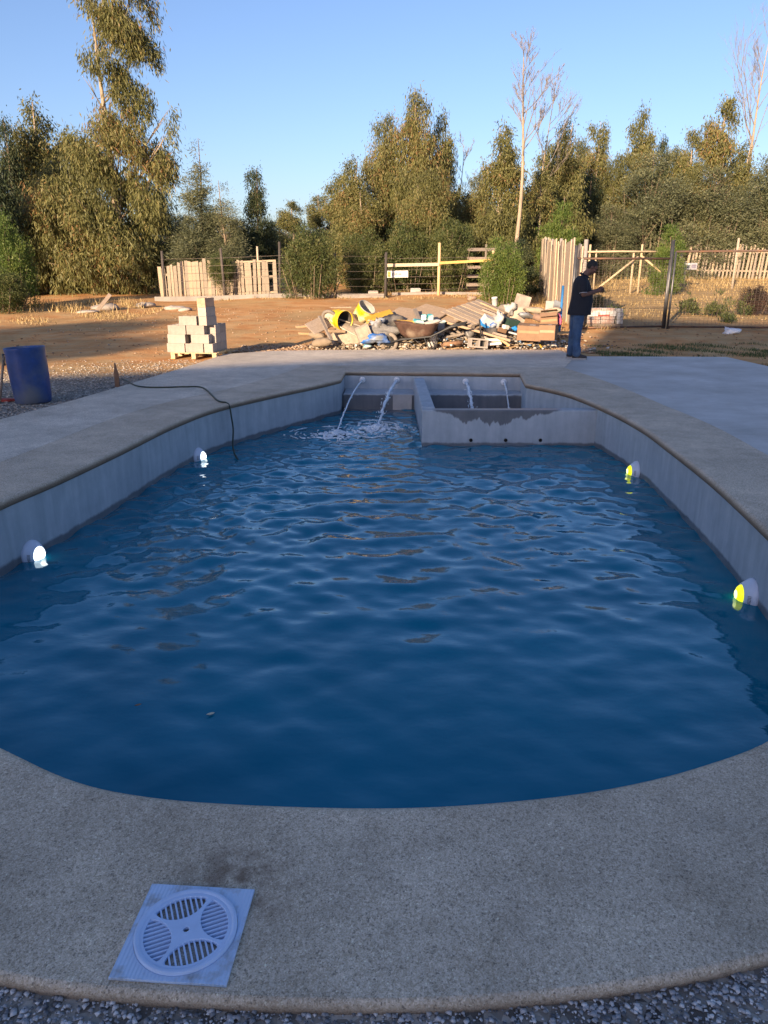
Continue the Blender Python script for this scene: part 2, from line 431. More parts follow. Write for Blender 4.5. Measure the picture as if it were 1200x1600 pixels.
for q in cop.data.polygons:
    if abs(q.normal.z) < .985: q.use_smooth = True
# brown weathered nosing and the earthy outer edge are stains on the same band
# pool shell
mb = MB(); wall_rings = []
for k, z in enumerate((-.05, -.30, -.55, -1.0, -1.55)):
    wall_rings.append([Vector((p.x + n.x*.012, p.y + n.y*.012, z)) for p, n in zip(inner, NRM)])
V = [p for r in wall_rings for p in r]; n_ = len(inner); F = []
for i in range(4):
    for k in range(n_): F.append((i*n_+k, (i+1)*n_+k, (i+1)*n_+(k+1) % n_, i*n_+(k+1) % n_))
mb.add(V, F, False); mb.f.append(tuple(4*n_ + k for k in range(n_))); mb.sm.append(False)
ps = mb.build('pool_shell', M_PLASTER); tag(ps, kind='structure')
for q in ps.data.polygons: q.use_smooth = abs(q.normal.z) < .5 and q.center.y < 10.9
# slabs outside the band : back/left deck and smooth slab on the right
idx_r0 = min(range(len(inner)), key=lambda i: (band_out[i] - Vector((2.75, 2.4))).length)
idx_corner = len(inner) - 4
idx_l0 = min(range(len(inner)), key=lambda i: (band_out[i] - Vector((-2.2, 2.0))).length)
def fill(poly, z, name, m, thick=.14):
    tri = tessellate_polygon([[Vector((p[0], p[1], 0)) for p in poly]])
    n = len(poly); V = [(p[0], p[1], z) for p in poly] + [(p[0], p[1], z - thick) for p in poly]
    F = []
    for t in tri:
        a, b, c = [Vector(V[i]) for i in t]
        F.append(tuple(t) if (b-a).cross(c-a).z > 0 else tuple(reversed(t)))
    ar = sum(poly[i-1][0]*poly[i][1] - poly[i][0]*poly[i-1][1] for i in range(n))
    for i in range(n):
        j = (i+1) % n; F.append((i, n+i, n+j, j) if ar > 0 else (j, n+j, n+i, i))
    b = MB(); b.add(V, F); o = b.build(name, m); return tag(o, kind='structure')
bo = [(p.x, p.y) for p in band_out]
eps = .003
right_in = bo[idx_r0:idx_corner]                      # front-right up to the band corner near (3.07, 13.1)
print('corner', [tuple(round(v, 2) for v in q) for q in bo[idx_corner-8:idx_corner+4]])
left_in = bo[idx_corner:] + bo[:idx_l0 + 1]
out_left = [(-2.9, 1.7), (-3.7, 3.0), (-4.15, 4.6), (-4.4, 6.4), (-4.32, 8.2), (-4.02, 9.4), (-3.75, 10.9), (-3.37, 13.2), (-3.17, 14.95), (-2.37, 15.55), (-1.2, 15.76), (0, 15.81), (2.2, 15.84), (3.64, 15.8), (3.72, 14.62)]
fill(left_in + out_left, -.004, 'deck_slab', M_DECK)
fill([bo[idx_corner]] + [(3.723, 14.60), (5.2, 14.56), (6.58, 14.5), (6.7, 12.7), (7.05, 10.0), (7.2, 6.0), (7.0, 2.6), (4.6, 1.5)] + right_in, -.008, 'concrete_slab', M_SLAB)
# ground sheet with the pool cut out
xs = np.concatenate([np.linspace(-900, -70, 12)[:-1], np.linspace(-70, -16, 28)[:-1], np.arange(-16, 16, .25), np.linspace(16, 70, 28), np.linspace(70, 900, 12)[1:]])
ys = np.concatenate([np.linspace(-400, -30, 8)[:-1], np.linspace(-30, 0, 16)[:-1], np.arange(0, 36, .25), np.linspace(36, 90, 40), np.linspace(90, 1500, 16)[1:]])
X, Y = np.meshgrid(xs, ys); Z = terrain(X, Y)
Z = np.where(Y > 53.3, Z + np.clip(Y - 90, 0, 900) * .004, Z)
Z = np.where((Y < 16) & (np.abs(X) < 9), Z - .012 * np.abs(np.sin(X * 3.1) * np.sin(Y * 2.3)), Z)
nx, ny = len(xs), len(ys); V = np.stack([X.ravel(), Y.ravel(), Z.ravel()], 1)
ii, jj = np.meshgrid(np.arange(nx - 1), np.arange(ny - 1)); a = (jj * nx + ii).ravel()
F = np.stack([a, a + 1, a + nx + 1, a + nx], 1)
IN = np.array([(p.x + n.x*.34, p.y + n.y*.34) for p, n in zip(inner, NRM)])
def inside(px, py, poly):
    r = np.zeros(px.shape, bool); n = len(poly); j = n - 1
    for i in range(n):
        xi, yi = poly[i]; xj, yj = poly[j]
        c = ((yi > py) != (yj > py)) & (px < (xj - xi) * (py - yi) / (yj - yi + 1e-12) + xi)
        r ^= c; j = i
    return r
ins = inside(V[:, 0], V[:, 1], IN); keep = ~(ins[F].any(1)); F = F[keep]
g = np_mesh('ground', V, F, M_GROUND, smooth=True); tag(g, kind='structure')
# far hills
def ridge(name, y0, zs, seed, m):
    q = random.Random(seed); mb = MB(); xs_ = [i * 30 - 900 for i in range(61)]
    ph = [q.uniform(0, 6) for _ in range(4)]
    hh = [zs * (.55 + .25*math.sin(x/190 + ph[0]) + .13*math.sin(x/70 + ph[1]) + .05*math.sin(x/23 + ph[2])) for x in xs_]
    V = []; prof = [(0, -3), (60, .35), (130, .75), (210, 1.0), (420, .6)]
    for x, h in zip(xs_, hh):
        for dy, k in prof: V.append((x, y0 + dy + 14*math.sin(x/60), (h * k if k > 0 else k) + 3))
    F = []; n = len(prof)
    for i in range(len(xs_) - 1):
        for k in range(n - 1): F.append((i*n+k, (i+1)*n+k, (i+1)*n+k+1, i*n+k+1))
    mb.add(V, F, True); o = mb.build(name, m); return tag(o, kind='structure')
ridge('hills', 420, 30, 3, simple('hill_scrub', (.10, .115, .075), .95, .3, .02, bump=0))
# ---- water surface, real ripples
h_ = .026
gx = np.arange(-3.0, 3.0, h_); gy = np.arange(1.75, 12.35, h_)
X, Y = np.meshgrid(gx, gy); Z = np.zeros_like(X)
srcs = [(-.62, 9.75, 1.0), (-.12, 10.1, .8)]
wr = np.random.default_rng(5)
for k in range(64):
    lam = float(np.exp(wr.uniform(math.log(.13), math.log(.6))))
    th = wr.normal(-math.pi/2 + .05, .85); kx, ky = math.cos(th)*2*math.pi/lam, math.sin(th)*2*math.pi/lam
    st = .0128 * (lam/.5)**.05
    w = 1.0
    Z += st * lam/(2*math.pi) * np.sin(kx*X + ky*Y + wr.uniform(0, 6.28) + .35*np.sin(X*1.3 + k) + .3*np.sin(Y*.9 + 2*k))
for sx, sy, am in srcs:
    r = np.hypot(X - sx, Y - sy)
    for lam, st in ((.46, .050), (.31, .045), (.19, .034)):
        Z += am * st * lam/(2*math.pi) * np.sin(2*math.pi*r/lam + .5*np.sin(3*np.arctan2(Y-sy, X-sx)) + sx*3 + lam*9) * np.exp(-r/4.2) * (1 - np.exp(-r/.5))
    for k in range(10):
        lam = wr.uniform(.09, .2); 
        Z += am * .04 * lam/(2*math.pi) * np.sin(2*math.pi*r/lam + wr.uniform(0, 6) + wr.uniform(1, 3)*np.sin(wr.uniform(2, 7)*np.arctan2(Y-sy, X-sx))) * np.exp(-r/1.1) * .55
# choppier in the far left half where the fountains fall
ch = smooth(1.2, -1.6, X) * smooth(3.6, 6.5, Y) * smooth(11.8, 9, Y)
for k in range(26):
    lam = wr.uniform(.09, .28); th = wr.uniform(-math.pi*.95, -.05)
    Z += ch * .022 * lam/(2*math.pi) * np.sin(math.cos(th)*2*math.pi/lam*X + math.sin(th)*2*math.pi/lam*Y + wr.uniform(0, 6) + .7*np.sin(Y*2.1 + k) + .5*np.sin(X*2.7 - k))
calm = np.clip(.32 + .9*smooth(1.8, 6.5, Y), 0, 1.25)
IPW = np.array([(p.x + n.x*.05, p.y + n.y*.05) for p, n in zip(inner, NRM)])
Z = Z * calm * 1.25 + WATER_Z
# the corner sheltered by the spa wall is nearly still
Z = np.where((X > .47) & (Y > 9.23), WATER_Z + (Z - WATER_Z)*.35, Z)
V = np.stack([X.ravel(), Y.ravel(), Z.ravel()], 1); nx, ny = len(gx), len(gy)
ii, jj = np.meshgrid(np.arange(nx - 1), np.arange(ny - 1)); a = (jj * nx + ii).ravel()
F = np.stack([a, a + 1, a + nx + 1, a + nx], 1)
ins = inside(V[:, 0], V[:, 1], IPW); F = F[ins[F].any(1)]
w = np_mesh('water', V, F, M_WATER, smooth=True); tag(w, kind='structure')
# ---- spa walls, bench (built-in concrete parts of the pool)
spa = thing('spa_wall', 'low L-shaped plastered wall with a dark wet rim closing off the spa corner of the pool', 'wall', (.48, 9.22, -.03))
b = MB(); b.box((1.10, .075, -.78), (2.20, .15, 1.46), bev=.012); b.build('front_wall', M_SPA, spa)
b = MB(); b.box((.085, 1.52, -.78), (.17, 2.72, 1.466), bev=.012); b.build('side_wall', M_PLASTER, spa)
mblack = simple('dark_hole', (.01, .01, .01), .9, .1, bump=0)
for i, hx in enumerate((.80, 1.24, 1.68)):
    b = MB(); b.lathe([(.022, 0), (.022, .012), (.014, .012), (.013, .002)], 12, Matrix.Translation((hx - .18, -.003, -.43)) @ Matrix.Rotation(R(90), 4, 'X'), cap1=True)
    b.build('drain_hole', mblack, spa)
b = MB(); b.box((.78, 12.02, -.78), (2.84, .56, 1.0), (0, 0, R(-1.6)), bev=.012); 
st = b.build('pool_bench', M_WETSTEP); tag(st, kind='structure')
b = MB(); b.box((.72, 11.62, -1.03), (2.78, .36, 1.0), (0, 0, R(-1.6)), bev=.012)
st = b.build('pool_step', M_WETSTEP); tag(st, kind='structure')
b = MB(); b.box((.29, 11.733, -.42), (.30, .008, .26), (0, 0, R(-1.6))); st = b.build('plaster_patch', simple('fresh_plaster', (.50, .48, .46), .8, .15, 6)); tag(st, kind='structure')
# ---- fountain nozzles and water jets
M_PLASTIC = simple('white_plastic', (.78, .79, .80), .35, .06, 20, bump=.02, rand=.03)
def m_foam():
    t = NT('falling_water'); t.color((.80, .88, .94)); t.set(.2, 0, .6); t.b.inputs['Transmission Weight'].default_value = .12
    t.b.inputs['IOR'].default_value = 1.33; t.bump(t.noise(t.obj(), 45, 3), .6, .01); return t.m
M_FOAM = m_foam()
noz = [(566, 'fountain nozzle at the left end of the back pool wall', 2.35, -.29, 'steady thin arc of water falling furthest into the pool'),
       (620, 'fountain nozzle on the back wall just left of the spa corner', 1.95, -.30, 'broken splashing arc of water beside the spa side wall'),
       (728, 'fountain nozzle inside the spa on the left', 1.15, 0, 'broad frothy stream falling inside the spa'),
       (787, 'fountain nozzle inside the spa nearest the right wall', .62, 0, 'thin straight stream falling inside the spa at right')]
for k, (u, lab, reach, dx, lj) in enumerate(noz):
    P = at(u, 594.5 if k < 2 else 597, 12.22 if k < 2 else 12.14); yw = 12.275 - (P.x + .2)*.028 if k < 2 else 12.20 - (P.x-1.2)*.09
    P = Vector((P.x, yw, P.z))
    n = thing('fountain_nozzle', lab, 'nozzle', P, (0, 0, 0), 'fountain nozzles in the back wall of the pool')
    b = MB(); Mx = Matrix.Rotation(R(90), 4, 'X')
    b.lathe([(.052, -.01), (.052, .006), (.046, .018), (.030, .026)], 20, Mx); b.build('flange', M_PLASTIC, n)
    b = MB(); b.ell((0, -.032, 0), (.026, .026, .026), 12, 8); b.build('eyeball', M_PLASTIC, n)
    # jet
    q = random.Random(20 + k); x0, y0, z0 = P.x, P.y - .055, P.z; drop = z0 - WATER_Z; b = MB(); pts = []; rad = []
    m = 26
    for i in range(m + 1):
        t = i / m; s = t; rough = (.004 if k in (0, 3) else .022) * t
        pts.append((x0 + dx*t + q.uniform(-1, 1)*rough, y0 - reach*t + q.uniform(-1, 1)*rough, z0 + .10*reach*t*(1-t)*0 - drop*(t**2 if k != 3 else t**1.6)))
        rad.append((.0135 if k in (0, 3) else .024) * (1 + q.uniform(-.35, .35)*(1 if k in (1, 2) else .4)) * (1 - .25*t))
    b.tube(pts, rad, 7)
    for i in range(90 if k in (1, 2) else 26):
        t = q.uniform(.25, 1)**.8; s = .05 if k in (1, 2) else .012; rr = q.uniform(.003, .009)
        b.ell((x0 + dx*t + q.gauss(0, s)*t, y0 - reach*t + q.gauss(0, s), z0 - drop*t*t + q.gauss(0, s)*.6), (rr, rr, rr*q.uniform(1, 2.4)), 6, 5)
    j = b.build('water_jet', M_FOAM); tag(j, lj, 'water jet', 'jets of water from the fountain nozzles')
    # splash
    cx, cy = x0 + dx, y0 - reach; b = MB()
    if k < 2:
        for i in range(260):
            a_ = q.uniform(0, 6.28); r_ = abs(q.gauss(0, .24)); rr = q.uniform(.008, .030)*(1 - min(r_, .6)*.9)
            b.ell((cx + r_*math.cos(a_), cy + r_*math.sin(a_)*.9, WATER_Z + .004 + (.05*max(0, 1 - r_/.2))*q.random()), (rr*q.uniform(.8, 2.2), rr*q.uniform(.8, 1.6), rr*q.uniform(.3, 1.1)), 7, 5, (0, 0, q.uniform(0, 3)), .25, i)
        for i in range(26):
            a_ = q.uniform(0, 6.28); r_ = q.uniform(.22, .62); w0 = q.uniform(.15, .5); pp = []
            for s in range(6): aa = a_ + w0*s/5; rr = r_ + q.uniform(-.015, .015); pp.append((cx + rr*math.cos(aa)*1.1, cy + rr*math.sin(aa), WATER_Z + .008))
            b.tube(pp, [.001, .006, .008, .009, .006, .001], 5)
        s_ = b.build('foam', M_FOAM); tag(s_, 'white foam and rings where the %s arc hits the pool' % ('steady' if k == 0 else 'broken'), 'splash', kind='stuff')
# ---- underwater lights sitting at the waterline
M_HOUS = simple('lamp_plastic', (.66, .70, .80), .3, .05, 20, bump=.02, rand=.03)
M_LW = m_emit('white_lens', (.86, .95, 1.0), .9); M_LY = m_emit('yellow_lens', (.75, .78, .012), .55)
M_LWc = m_emit('white_lens_core', (1, .98, .9), 2.0); M_LYc = m_emit('yellow_lens_core', (1, 1, .30), 1.1)
def pool_light(u, v, D, lab, white, size=1.0):
    s = 1.0
    P = at(u, v, D); best = min(range(len(inner)), key=lambda i: (inner[i] - Vector((P.x, P.y))).length)
    # walk along the wall to the point that is seen at this pixel
    bd = 1e9
    for i in range(len(inner)):
        for t in (0, .25, .5, .75):
            a_ = inner[i-1].lerp(inner[i], t); n_ = NRM[i-1].lerp(NRM[i], t)
            if (a_.x < 0) != (u < 600) or a_.y > 10: continue
            c3 = Vector((a_.x - n_.x*.05, a_.y - n_.y*.05, WATER_Z + .035)); zc = c3.y*math.cos(PITCH) + (H_CAM - c3.z)*math.sin(PITCH)
            uu = 600 + FPX*c3.x/zc; vv = 800 + FPX*((H_CAM - c3.z)*math.cos(PITCH) - c3.y*math.sin(PITCH))/zc
            if (uu - u)**2 + (vv - v)**2 < bd: bd = (uu - u)**2 + (vv - v)**2; P = Vector((a_.x, a_.y, 0)); w = a_; n = n_
    print('light', u, v, round(bd**.5), [round(k, 2) for k in w])
    ang = math.atan2(-n.y, -n.x)
    o = thing('pool_light', lab, 'pool light', (w.x + n.x*.01, w.y + n.y*.01, WATER_Z + .03), (0, R(90), 0), 'round pool lights on the side walls')
    o.rotation_euler = (Matrix.Rotation(ang, 4, 'Z') @ Matrix.Rotation(R(90), 4, 'Y')).to_euler()
    o.scale = (size, size, size)
    b = MB(); b.lathe([(.132*s, -.01), (.132*s, .012), (.124*s, .03), (.088*s, .082), (.080*s, .086), (.076*s, .080)], 32); b.build('housing', M_HOUS, o)
    for side in (-1, 1):
        for k in range(6):
            a_ = R(90*side + (k - 2.5)*6); rr = .108*s; b = MB()
            b.box((rr*math.cos(a_), rr*math.sin(a_), .055), (.026, .0035, .004), Euler((0, R(52), a_)).to_matrix())
            b.build('vent_slot', simple('vent_dark', (.05, .06, .08), .6, .1, bump=0), o)
    b = MB(); b.lathe([(.075*s, .080), (.071*s, .094), (.058*s, .108), (.036*s, .118), (.012*s, .122)], 28); b.build('lens', M_LW if white else M_LY, o)
    b = MB(); b.lathe([(.034*s, .1195), (.030*s, .1235), (.010*s, .126)], 20); b.build('led_core', M_LWc if white else M_LYc, o)
    return o
pool_light(70, 890, 4.93, 'lit white pool light nearest on the left wall', True, .84)
pool_light(318, 716, 8.0, 'small lit white pool light far along the left wall near the hose', True, .78)
pool_light(1138, 945, 4.2, 'glowing yellow pool light nearest on the right wall', False, .88)
pool_light(979, 744, 7.3, 'small glowing yellow pool light far along the right wall near the spa', False, .84)

# ---- skimmer lid in the near deck
lid = thing('skimmer_lid', 'square white plastic skimmer lid with a round slotted grate set in the near deck', 'drain cover', (-.5, 1.455, .001), (0, 0, R(-4.0)))
def m_lid():
    t = NT('lid_plastic'); v = t.obj(); g = t.n('ShaderNodeTexWave', Scale=34.0, Distortion=0.0)
    t.l(t.scaled(v, (1, .35, 1)), g.inputs[0])
    dn = t.ramp(t.noise(v, 22, 5, .6), [(.5, (0, 0, 0)), (.72, (1, 1, 1))])
    t.color(t.mix(t.math('MULTIPLY', dn, .8), (.50, .64, .84), (.30, .29, .27))); t.set(.45, 0, .4); t.bump(g.outputs[0], .35, .003); return t.m
M_LIDF = m_lid(); M_LIDR = simple('lid_ring_plastic', (.50, .64, .87), .4, .06, 15, bump=.03, rand=0)
def circ(r, n=64, cx=0, cy=0): return [(cx + r*math.cos(2*math.pi*k/n), cy + r*math.sin(2*math.pi*k/n)) for k in range(n)]
def fill_holes(name, outer, holes, z0, z1, m, parent):
    """flat plate with holes: extruded 2-D curve turned into a mesh"""
    cu = bpy.data.curves.new(name, 'CURVE'); cu.dimensions = '2D'; cu.fill_mode = 'BOTH'; cu.extrude = (z1 - z0)/2; cu.bevel_depth = .0012; cu.bevel_resolution = 1
    for poly in [outer] + holes:
        s = cu.splines.new('POLY'); s.points.add(len(poly) - 1); s.use_cyclic_u = True
        for p, q in zip(s.points, poly): p.co = (q[0], q[1], 0, 1)
    t = bpy.data.objects.new('t', cu); C.objects.link(t); bpy.context.view_layer.update()
    me = bpy.data.meshes.new_from_object(t.evaluated_get(bpy.context.evaluated_depsgraph_get())); bpy.data.objects.remove(t)
    me.transform(Matrix.Translation((0, 0, (z0 + z1)/2))); me.materials.clear(); me.materials.append(m)
    return link(bpy.data.objects.new(name, me), parent)
hs = .133
lid.scale = (1.055, 1.055, 1)
fill_holes('frame', [(-hs, -hs), (hs, -hs), (hs, hs), (-hs, hs)], [circ(.1225)], .002, .008, M_LIDF, lid)
holes = []; TH0 = R(23 + 4)
for k in range(4):
    a0 = TH0 + k*math.pi/2; ex = Vector((math.cos(a0), math.sin(a0))); ey = Vector((-ex.y, ex.x)); poly = []
    R1, R2, cc = .100, .072, .106
    # vesica: inside circle R1 about the centre and circle R2 about cc
    xi = (R1*R1 - R2*R2 + cc*cc)/(2*cc); yi = math.sqrt(R1*R1 - xi*xi)
    a1 = math.atan2(yi, xi); a2 = math.atan2(yi, cc - xi)
    for i in range(17): w = -a1 + 2*a1*i/16; poly.append((R1*math.cos(w), R1*math.sin(w)))
    for i in range(1, 16): w = a2 - 2*a2*i/16; poly.append((cc - R2*math.cos(w), R2*math.sin(w)))
    holes.append([(ex.x*x + ey.x*y, ex.y*x + ey.y*y) for x, y in poly])
fill_holes('grate_disc', circ(.119), holes + [circ(.0085, 24)], .004, .0125, M_LIDR, lid)
b = MB(); b.lathe([(.1205, .004), (.1205, .0155), (.1165, .018), (.110, .0165), (.107, .0125)], 72, cap0=False, cap1=False); b.build('rim', M_LIDR, lid)
for k in range(4):
    a0 = TH0 + k*math.pi/2
    for i in range(-5, 6):
        y = i*.0122; xo = math.sqrt(max(.101**2 - y*y, 0)); q2 = .0725**2 - y*y
        if q2 <= 0: continue
        xi = .106 - math.sqrt(q2)
        if xo - xi < .006: continue
        b = MB(); b.box(((xo+xi)/2, y, .0035), (xo - xi, .0042, .013)); o = b.build('grate_bar', M_LIDR, lid)
        o.rotation_euler = (0, 0, a0)
b = MB(); b.lathe([(.117, -.03), (.117, -.026)], 48); b.build('basket_well', simple('well_dark', (.012, .014, .018), .6, .2, bump=0), lid)  # near-black plate stands in for the shade in the open well

# two fallen leaves afloat
for (u, v, sz, m, lab) in ((329, 1117, .022, simple('pale_leaf', (.55, .48, .34), .7, .2, 20), 'small pale leaf floating near the front of the pool'), (216, 1103, .018, simple('brown_leaf', (.22, .11, .06), .7, .2, 20), 'small brown leaf floating left of the pale one')):
    D = 2.4
    for _ in range(200):
        P = at(u, v, D)
        if P.z <= WATER_Z: break
        D += .01
    bb = MB(); bb.prism([(-sz, 0), (-sz*.3, -sz*.4), (sz*.5, -sz*.35), (sz, 0), (sz*.4, sz*.4), (-sz*.4, sz*.3)], 0, .0015); o = bb.build('leaf', m); o.location = (P.x, P.y, WATER_Z + .006); o.rotation_euler = (.05, .04, .5); tag(o, lab, 'leaf')
# ================================================================ trees and plants
def crown_mesh(name, blobs, n, leaf, mat, mode='droop', seed=1, per=12, gap=.35, spread=.16, shell=.5, freq=1.6, gapz=0):
    g = np.random.default_rng(seed); B = np.array(blobs, float)      # cx cy cz rx ry rz
    ns = n // per; wgt = (B[:, 3]*B[:, 5] + B[:, 4]*B[:, 3]); wgt /= wgt.sum()
    k = g.choice(len(B), int(ns*1.6), p=wgt); d = g.normal(size=(len(k), 3)); d /= np.linalg.norm(d, axis=1)[:, None]
    rad = shell + (1 - shell) * g.random(len(k))**.6
    rad *= 1 + .22*np.sin(d[:, 0]*7 + k*1.7)*np.sin(d[:, 2]*6 + k) + g.normal(0, .09, len(k))
    P = B[k, :3] + d * B[k, 3:6] * rad[:, None]
    cl = np.sin(P[:, 0]*freq + 1.3) * np.sin(P[:, 1]*freq*1.1 + .4) + np.sin(P[:, 2]*freq*1.25 + P[:, 0]*.9*freq) + .6*np.sin(P[:, 0]*freq*2.7 + P[:, 2]*freq*2.2)
    cl = cl - gapz * np.clip(P[:, 2] - 5.6, 0, 3)
    order = cl > np.quantile(cl, gap); P = P[order][:ns]; d = d[order][:ns]; m = len(P)
    st = g.random(m)*.6 + .12*np.sin(P[:, 2]*1.1 + P[:, 0]*.8)
    tuft = spread * (.6 + .8*g.random(m))
    Q = np.repeat(P, per, 0); D = np.repeat(d, per, 0); T = np.repeat(tuft, per)[:, None]; N = len(Q)
    Q = Q + g.normal(size=(N, 3)) * T * (np.array([.75, .75, 1.25]) if mode == 'droop' else np.array([1, 1, .8]) if mode == 'bush' else np.array([1.35, 1.35, .5]))
    if mode == 'droop': dr = g.normal(size=(N, 3)) * .42 + np.array([0, 0, -1.0]) + D*.22
    elif mode == 'bush': dr = g.normal(size=(N, 3)) * .8 + D*.8 + np.array([0, 0, .25])
    elif mode == 'up': dr = g.normal(size=(N, 3)) * .45 + D*.5 + np.array([0, 0, 1.0])
    else: dr = g.normal(size=(N, 3)) * np.array([.8, .8, .3]) + D*.9
    dr /= np.linalg.norm(dr, axis=1)[:, None]
    L = leaf[0] * (.6 + .8*g.random(N))[:, None]; W = leaf[1] * (.6 + .8*g.random(N))[:, None]
    sd_ = np.cross(dr, g.normal(size=(N, 3))); sd_ /= np.linalg.norm(sd_, axis=1)[:, None]
    V = np.empty((N, 4, 3)); V[:, 0] = Q; V[:, 1] = Q + dr*L*.45 + sd_*W*.5; V[:, 2] = Q + dr*L; V[:, 3] = Q + dr*L*.45 - sd_*W*.5
    F = np.arange(N*4).reshape(N, 4)
    tint = np.clip(np.repeat(st, per) + .34*g.random(N) + .04, 0, 1)
    o = np_mesh(name, V.reshape(-1, 3), F, mat, None, tint)
    me = o.data; bpy.data.objects.remove(o); return me
def trunk_mesh(blobs, H, r0, seed, mat, base=(0, 0), multi=1, limbs=True, lean=.3):
    q = random.Random(seed); b = MB()
    for s in range(multi):
        ox, oy = (q.uniform(-.25, .25), q.uniform(-.25, .25)) if multi > 1 else (0, 0)
        ex, ey = q.uniform(-lean, lean) * (2.2 if s else 1), q.uniform(-lean, lean); hh = H * (1 if s == 0 else q.uniform(.5, .8)); pts = []; m = 9
        for i in range(m + 1):
            t = i/m; pts.append((base[0] + ox + ex*t + .06*H/10*math.sin(t*7 + seed + s), base[1] + oy + ey*t + .05*math.sin(t*5 + seed), -.3 + (hh + .3)*t))
        b.tube(pts, [r0*(1.25 if i == 0 else 1)*(1 - .92*i/m)*(1 if s == 0 else .7) + .008 for i in range(m + 1)], 7)
        if s == 0: axis = pts
    if multi > 1:
        for _ in range(9):
            a = q.uniform(0, 6.28); rr = q.uniform(.9, 1.9); hh = H*q.uniform(.45, .75); x, y = rr*math.cos(a), rr*math.sin(a); b.tube([(x*.7, y*.7, -.2), (x*.95, y*.95, hh*.5), (x*1.12, y*1.12, hh)], [.035, .026, .01], 5)
    if limbs:
        for (cx, cy, cz, rx, ry, rz) in blobs:
            z0 = max(.3, cz - .55*(abs(cx) + abs(cy)) - rz*.4); t = min(max((z0 + .3)/(H + .3), 0), .97); i = t*9; i0 = int(i); f = i - i0
            A = Vector(axis[i0]).lerp(Vector(axis[min(i0 + 1, 9)]), f); E = Vector((cx, cy, cz + rz*.5))
            mid = A.lerp(E, .5) + Vector((0, 0, -.06*(E - A).length)); r = max(.012, r0*(1 - t)*.45)
            b.tube([A, A.lerp(mid, .6), mid, mid.lerp(E, .6), E], [r, r*.8, r*.6, r*.4, .006], 5)
            for _ in range(2):
                E2 = Vector((cx + q.uniform(-.8, .8)*rx, cy + q.uniform(-.8, .8)*ry, cz + q.uniform(-.2, .8)*rz)); b.tube([mid, mid.lerp(E2, .5) + Vector((0, 0, .05)), E2], [r*.45, r*.3, .005], 4)
    me = b.mesh('trunk'); me.materials.append(mat); return me
def column_blobs(H, prof, levels, seed, off=.55, fat=.62, sq=.75, z0=.06, k=(2, 3)):
    q = random.Random(seed); out = []
    for i in range(levels):
        t = z0 + (.97 - z0)*(i + .5)/levels; j = t*(len(prof) - 1); i0 = int(j); f = j - i0; r = prof[i0]*(1 - f) + prof[min(i0 + 1, len(prof) - 1)]*f
        m = q.choice(k) if r > .55 else 1; a0 = q.uniform(0, 6.28)
        for s in range(m):
            a = a0 + s*6.28/m + q.uniform(-.5, .5); o = r*off*q.uniform(.6, 1.15) if m > 1 else r*.15
            rr = r*fat*q.uniform(.75, 1.2); out.append((o*math.cos(a), o*math.sin(a), H*t + q.uniform(-.35, .35), rr, rr, max(rr*sq, H/levels*.62)*q.uniform(.8, 1.15)))
    return out
ARCH = {}
def arch(key, H, blobs, n, leaf, mat, mode, seed, r0, bark, **kw):
    mult = kw.pop('multi', 1)
    ARCH[key] = (crown_mesh('crown', blobs, n, leaf, mat, mode, seed, **kw), trunk_mesh(blobs, H, r0, seed, bark, multi=mult), H)
arch('spire', 10, column_blobs(10, [.9, 1.35, 1.55, 1.5, 1.25, 1.0, .75, .35], 11, 4, k=(2, 3)), 38000, (.21, .05), M_LEAF_EUC, 'droop', 4, .15, M_BARK_PALE, gap=.30, spread=.2)
arch('broad', 10, column_blobs(10, [1.5, 2.1, 2.3, 2.2, 2.0, 1.6, 1.1, .45], 10, 9, off=.62, k=(3, 4)), 56000, (.21, .05), M_LEAF_EUC, 'droop', 9, .17, M_BARK_PALE, gap=.30, spread=.2, multi=3)
arch('tufty', 10, column_blobs(10, [.6, .9, 1.2, 1.1, .95, .9, .75, .4], 9, 17, off=.8, fat=.5, k=(2, 3)), 22000, (.21, .05), M_LEAF_EUC, 'droop', 17, .13, M_BARK_PALE, gap=.42, spread=.2)
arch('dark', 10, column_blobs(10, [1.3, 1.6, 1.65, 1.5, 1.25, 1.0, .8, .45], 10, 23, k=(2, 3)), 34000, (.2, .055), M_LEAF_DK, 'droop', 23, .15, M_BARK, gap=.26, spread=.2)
arch('feather', 10, column_blobs(10, [1.9, 2.2, 2.1, 1.7, 1.2, .8, .5, .2], 12, 31, off=.6, fat=.55, sq=.5, k=(3, 4)), 28000, (.22, .045), M_LEAF_OLV, 'feather', 31, .14, M_BARK, gap=.36, spread=.22)
arch('olive', 6, column_blobs(6, [1.9, 2.5, 2.7, 2.4, 1.8, 1.0], 7, 37, off=.62, fat=.55, k=(4, 5)), 34000, (.16, .05), M_LEAF_OLV, 'feather', 37, .12, M_BARK, gap=.46, spread=.2, multi=3, freq=1.9)
arch('cypress', 4, column_blobs(4, [1.0, 1.25, 1.15, .9, .6, .2], 8, 41, off=.6, fat=.5, k=(3, 4)), 20000, (.12, .035), M_LEAF_GRN, 'up', 41, .08, M_BARK, gap=.34, spread=.11, freq=3.5)
arch('bush', 3, column_blobs(3, [1.3, 1.75, 1.85, 1.6, .9], 5, 47, off=.6, fat=.6, k=(4, 5), z0=.1), 26000, (.11, .05), M_LEAF_BUSH, 'bush', 47, .07, M_BARK, gap=.26, spread=.13, multi=4, freq=3.2)
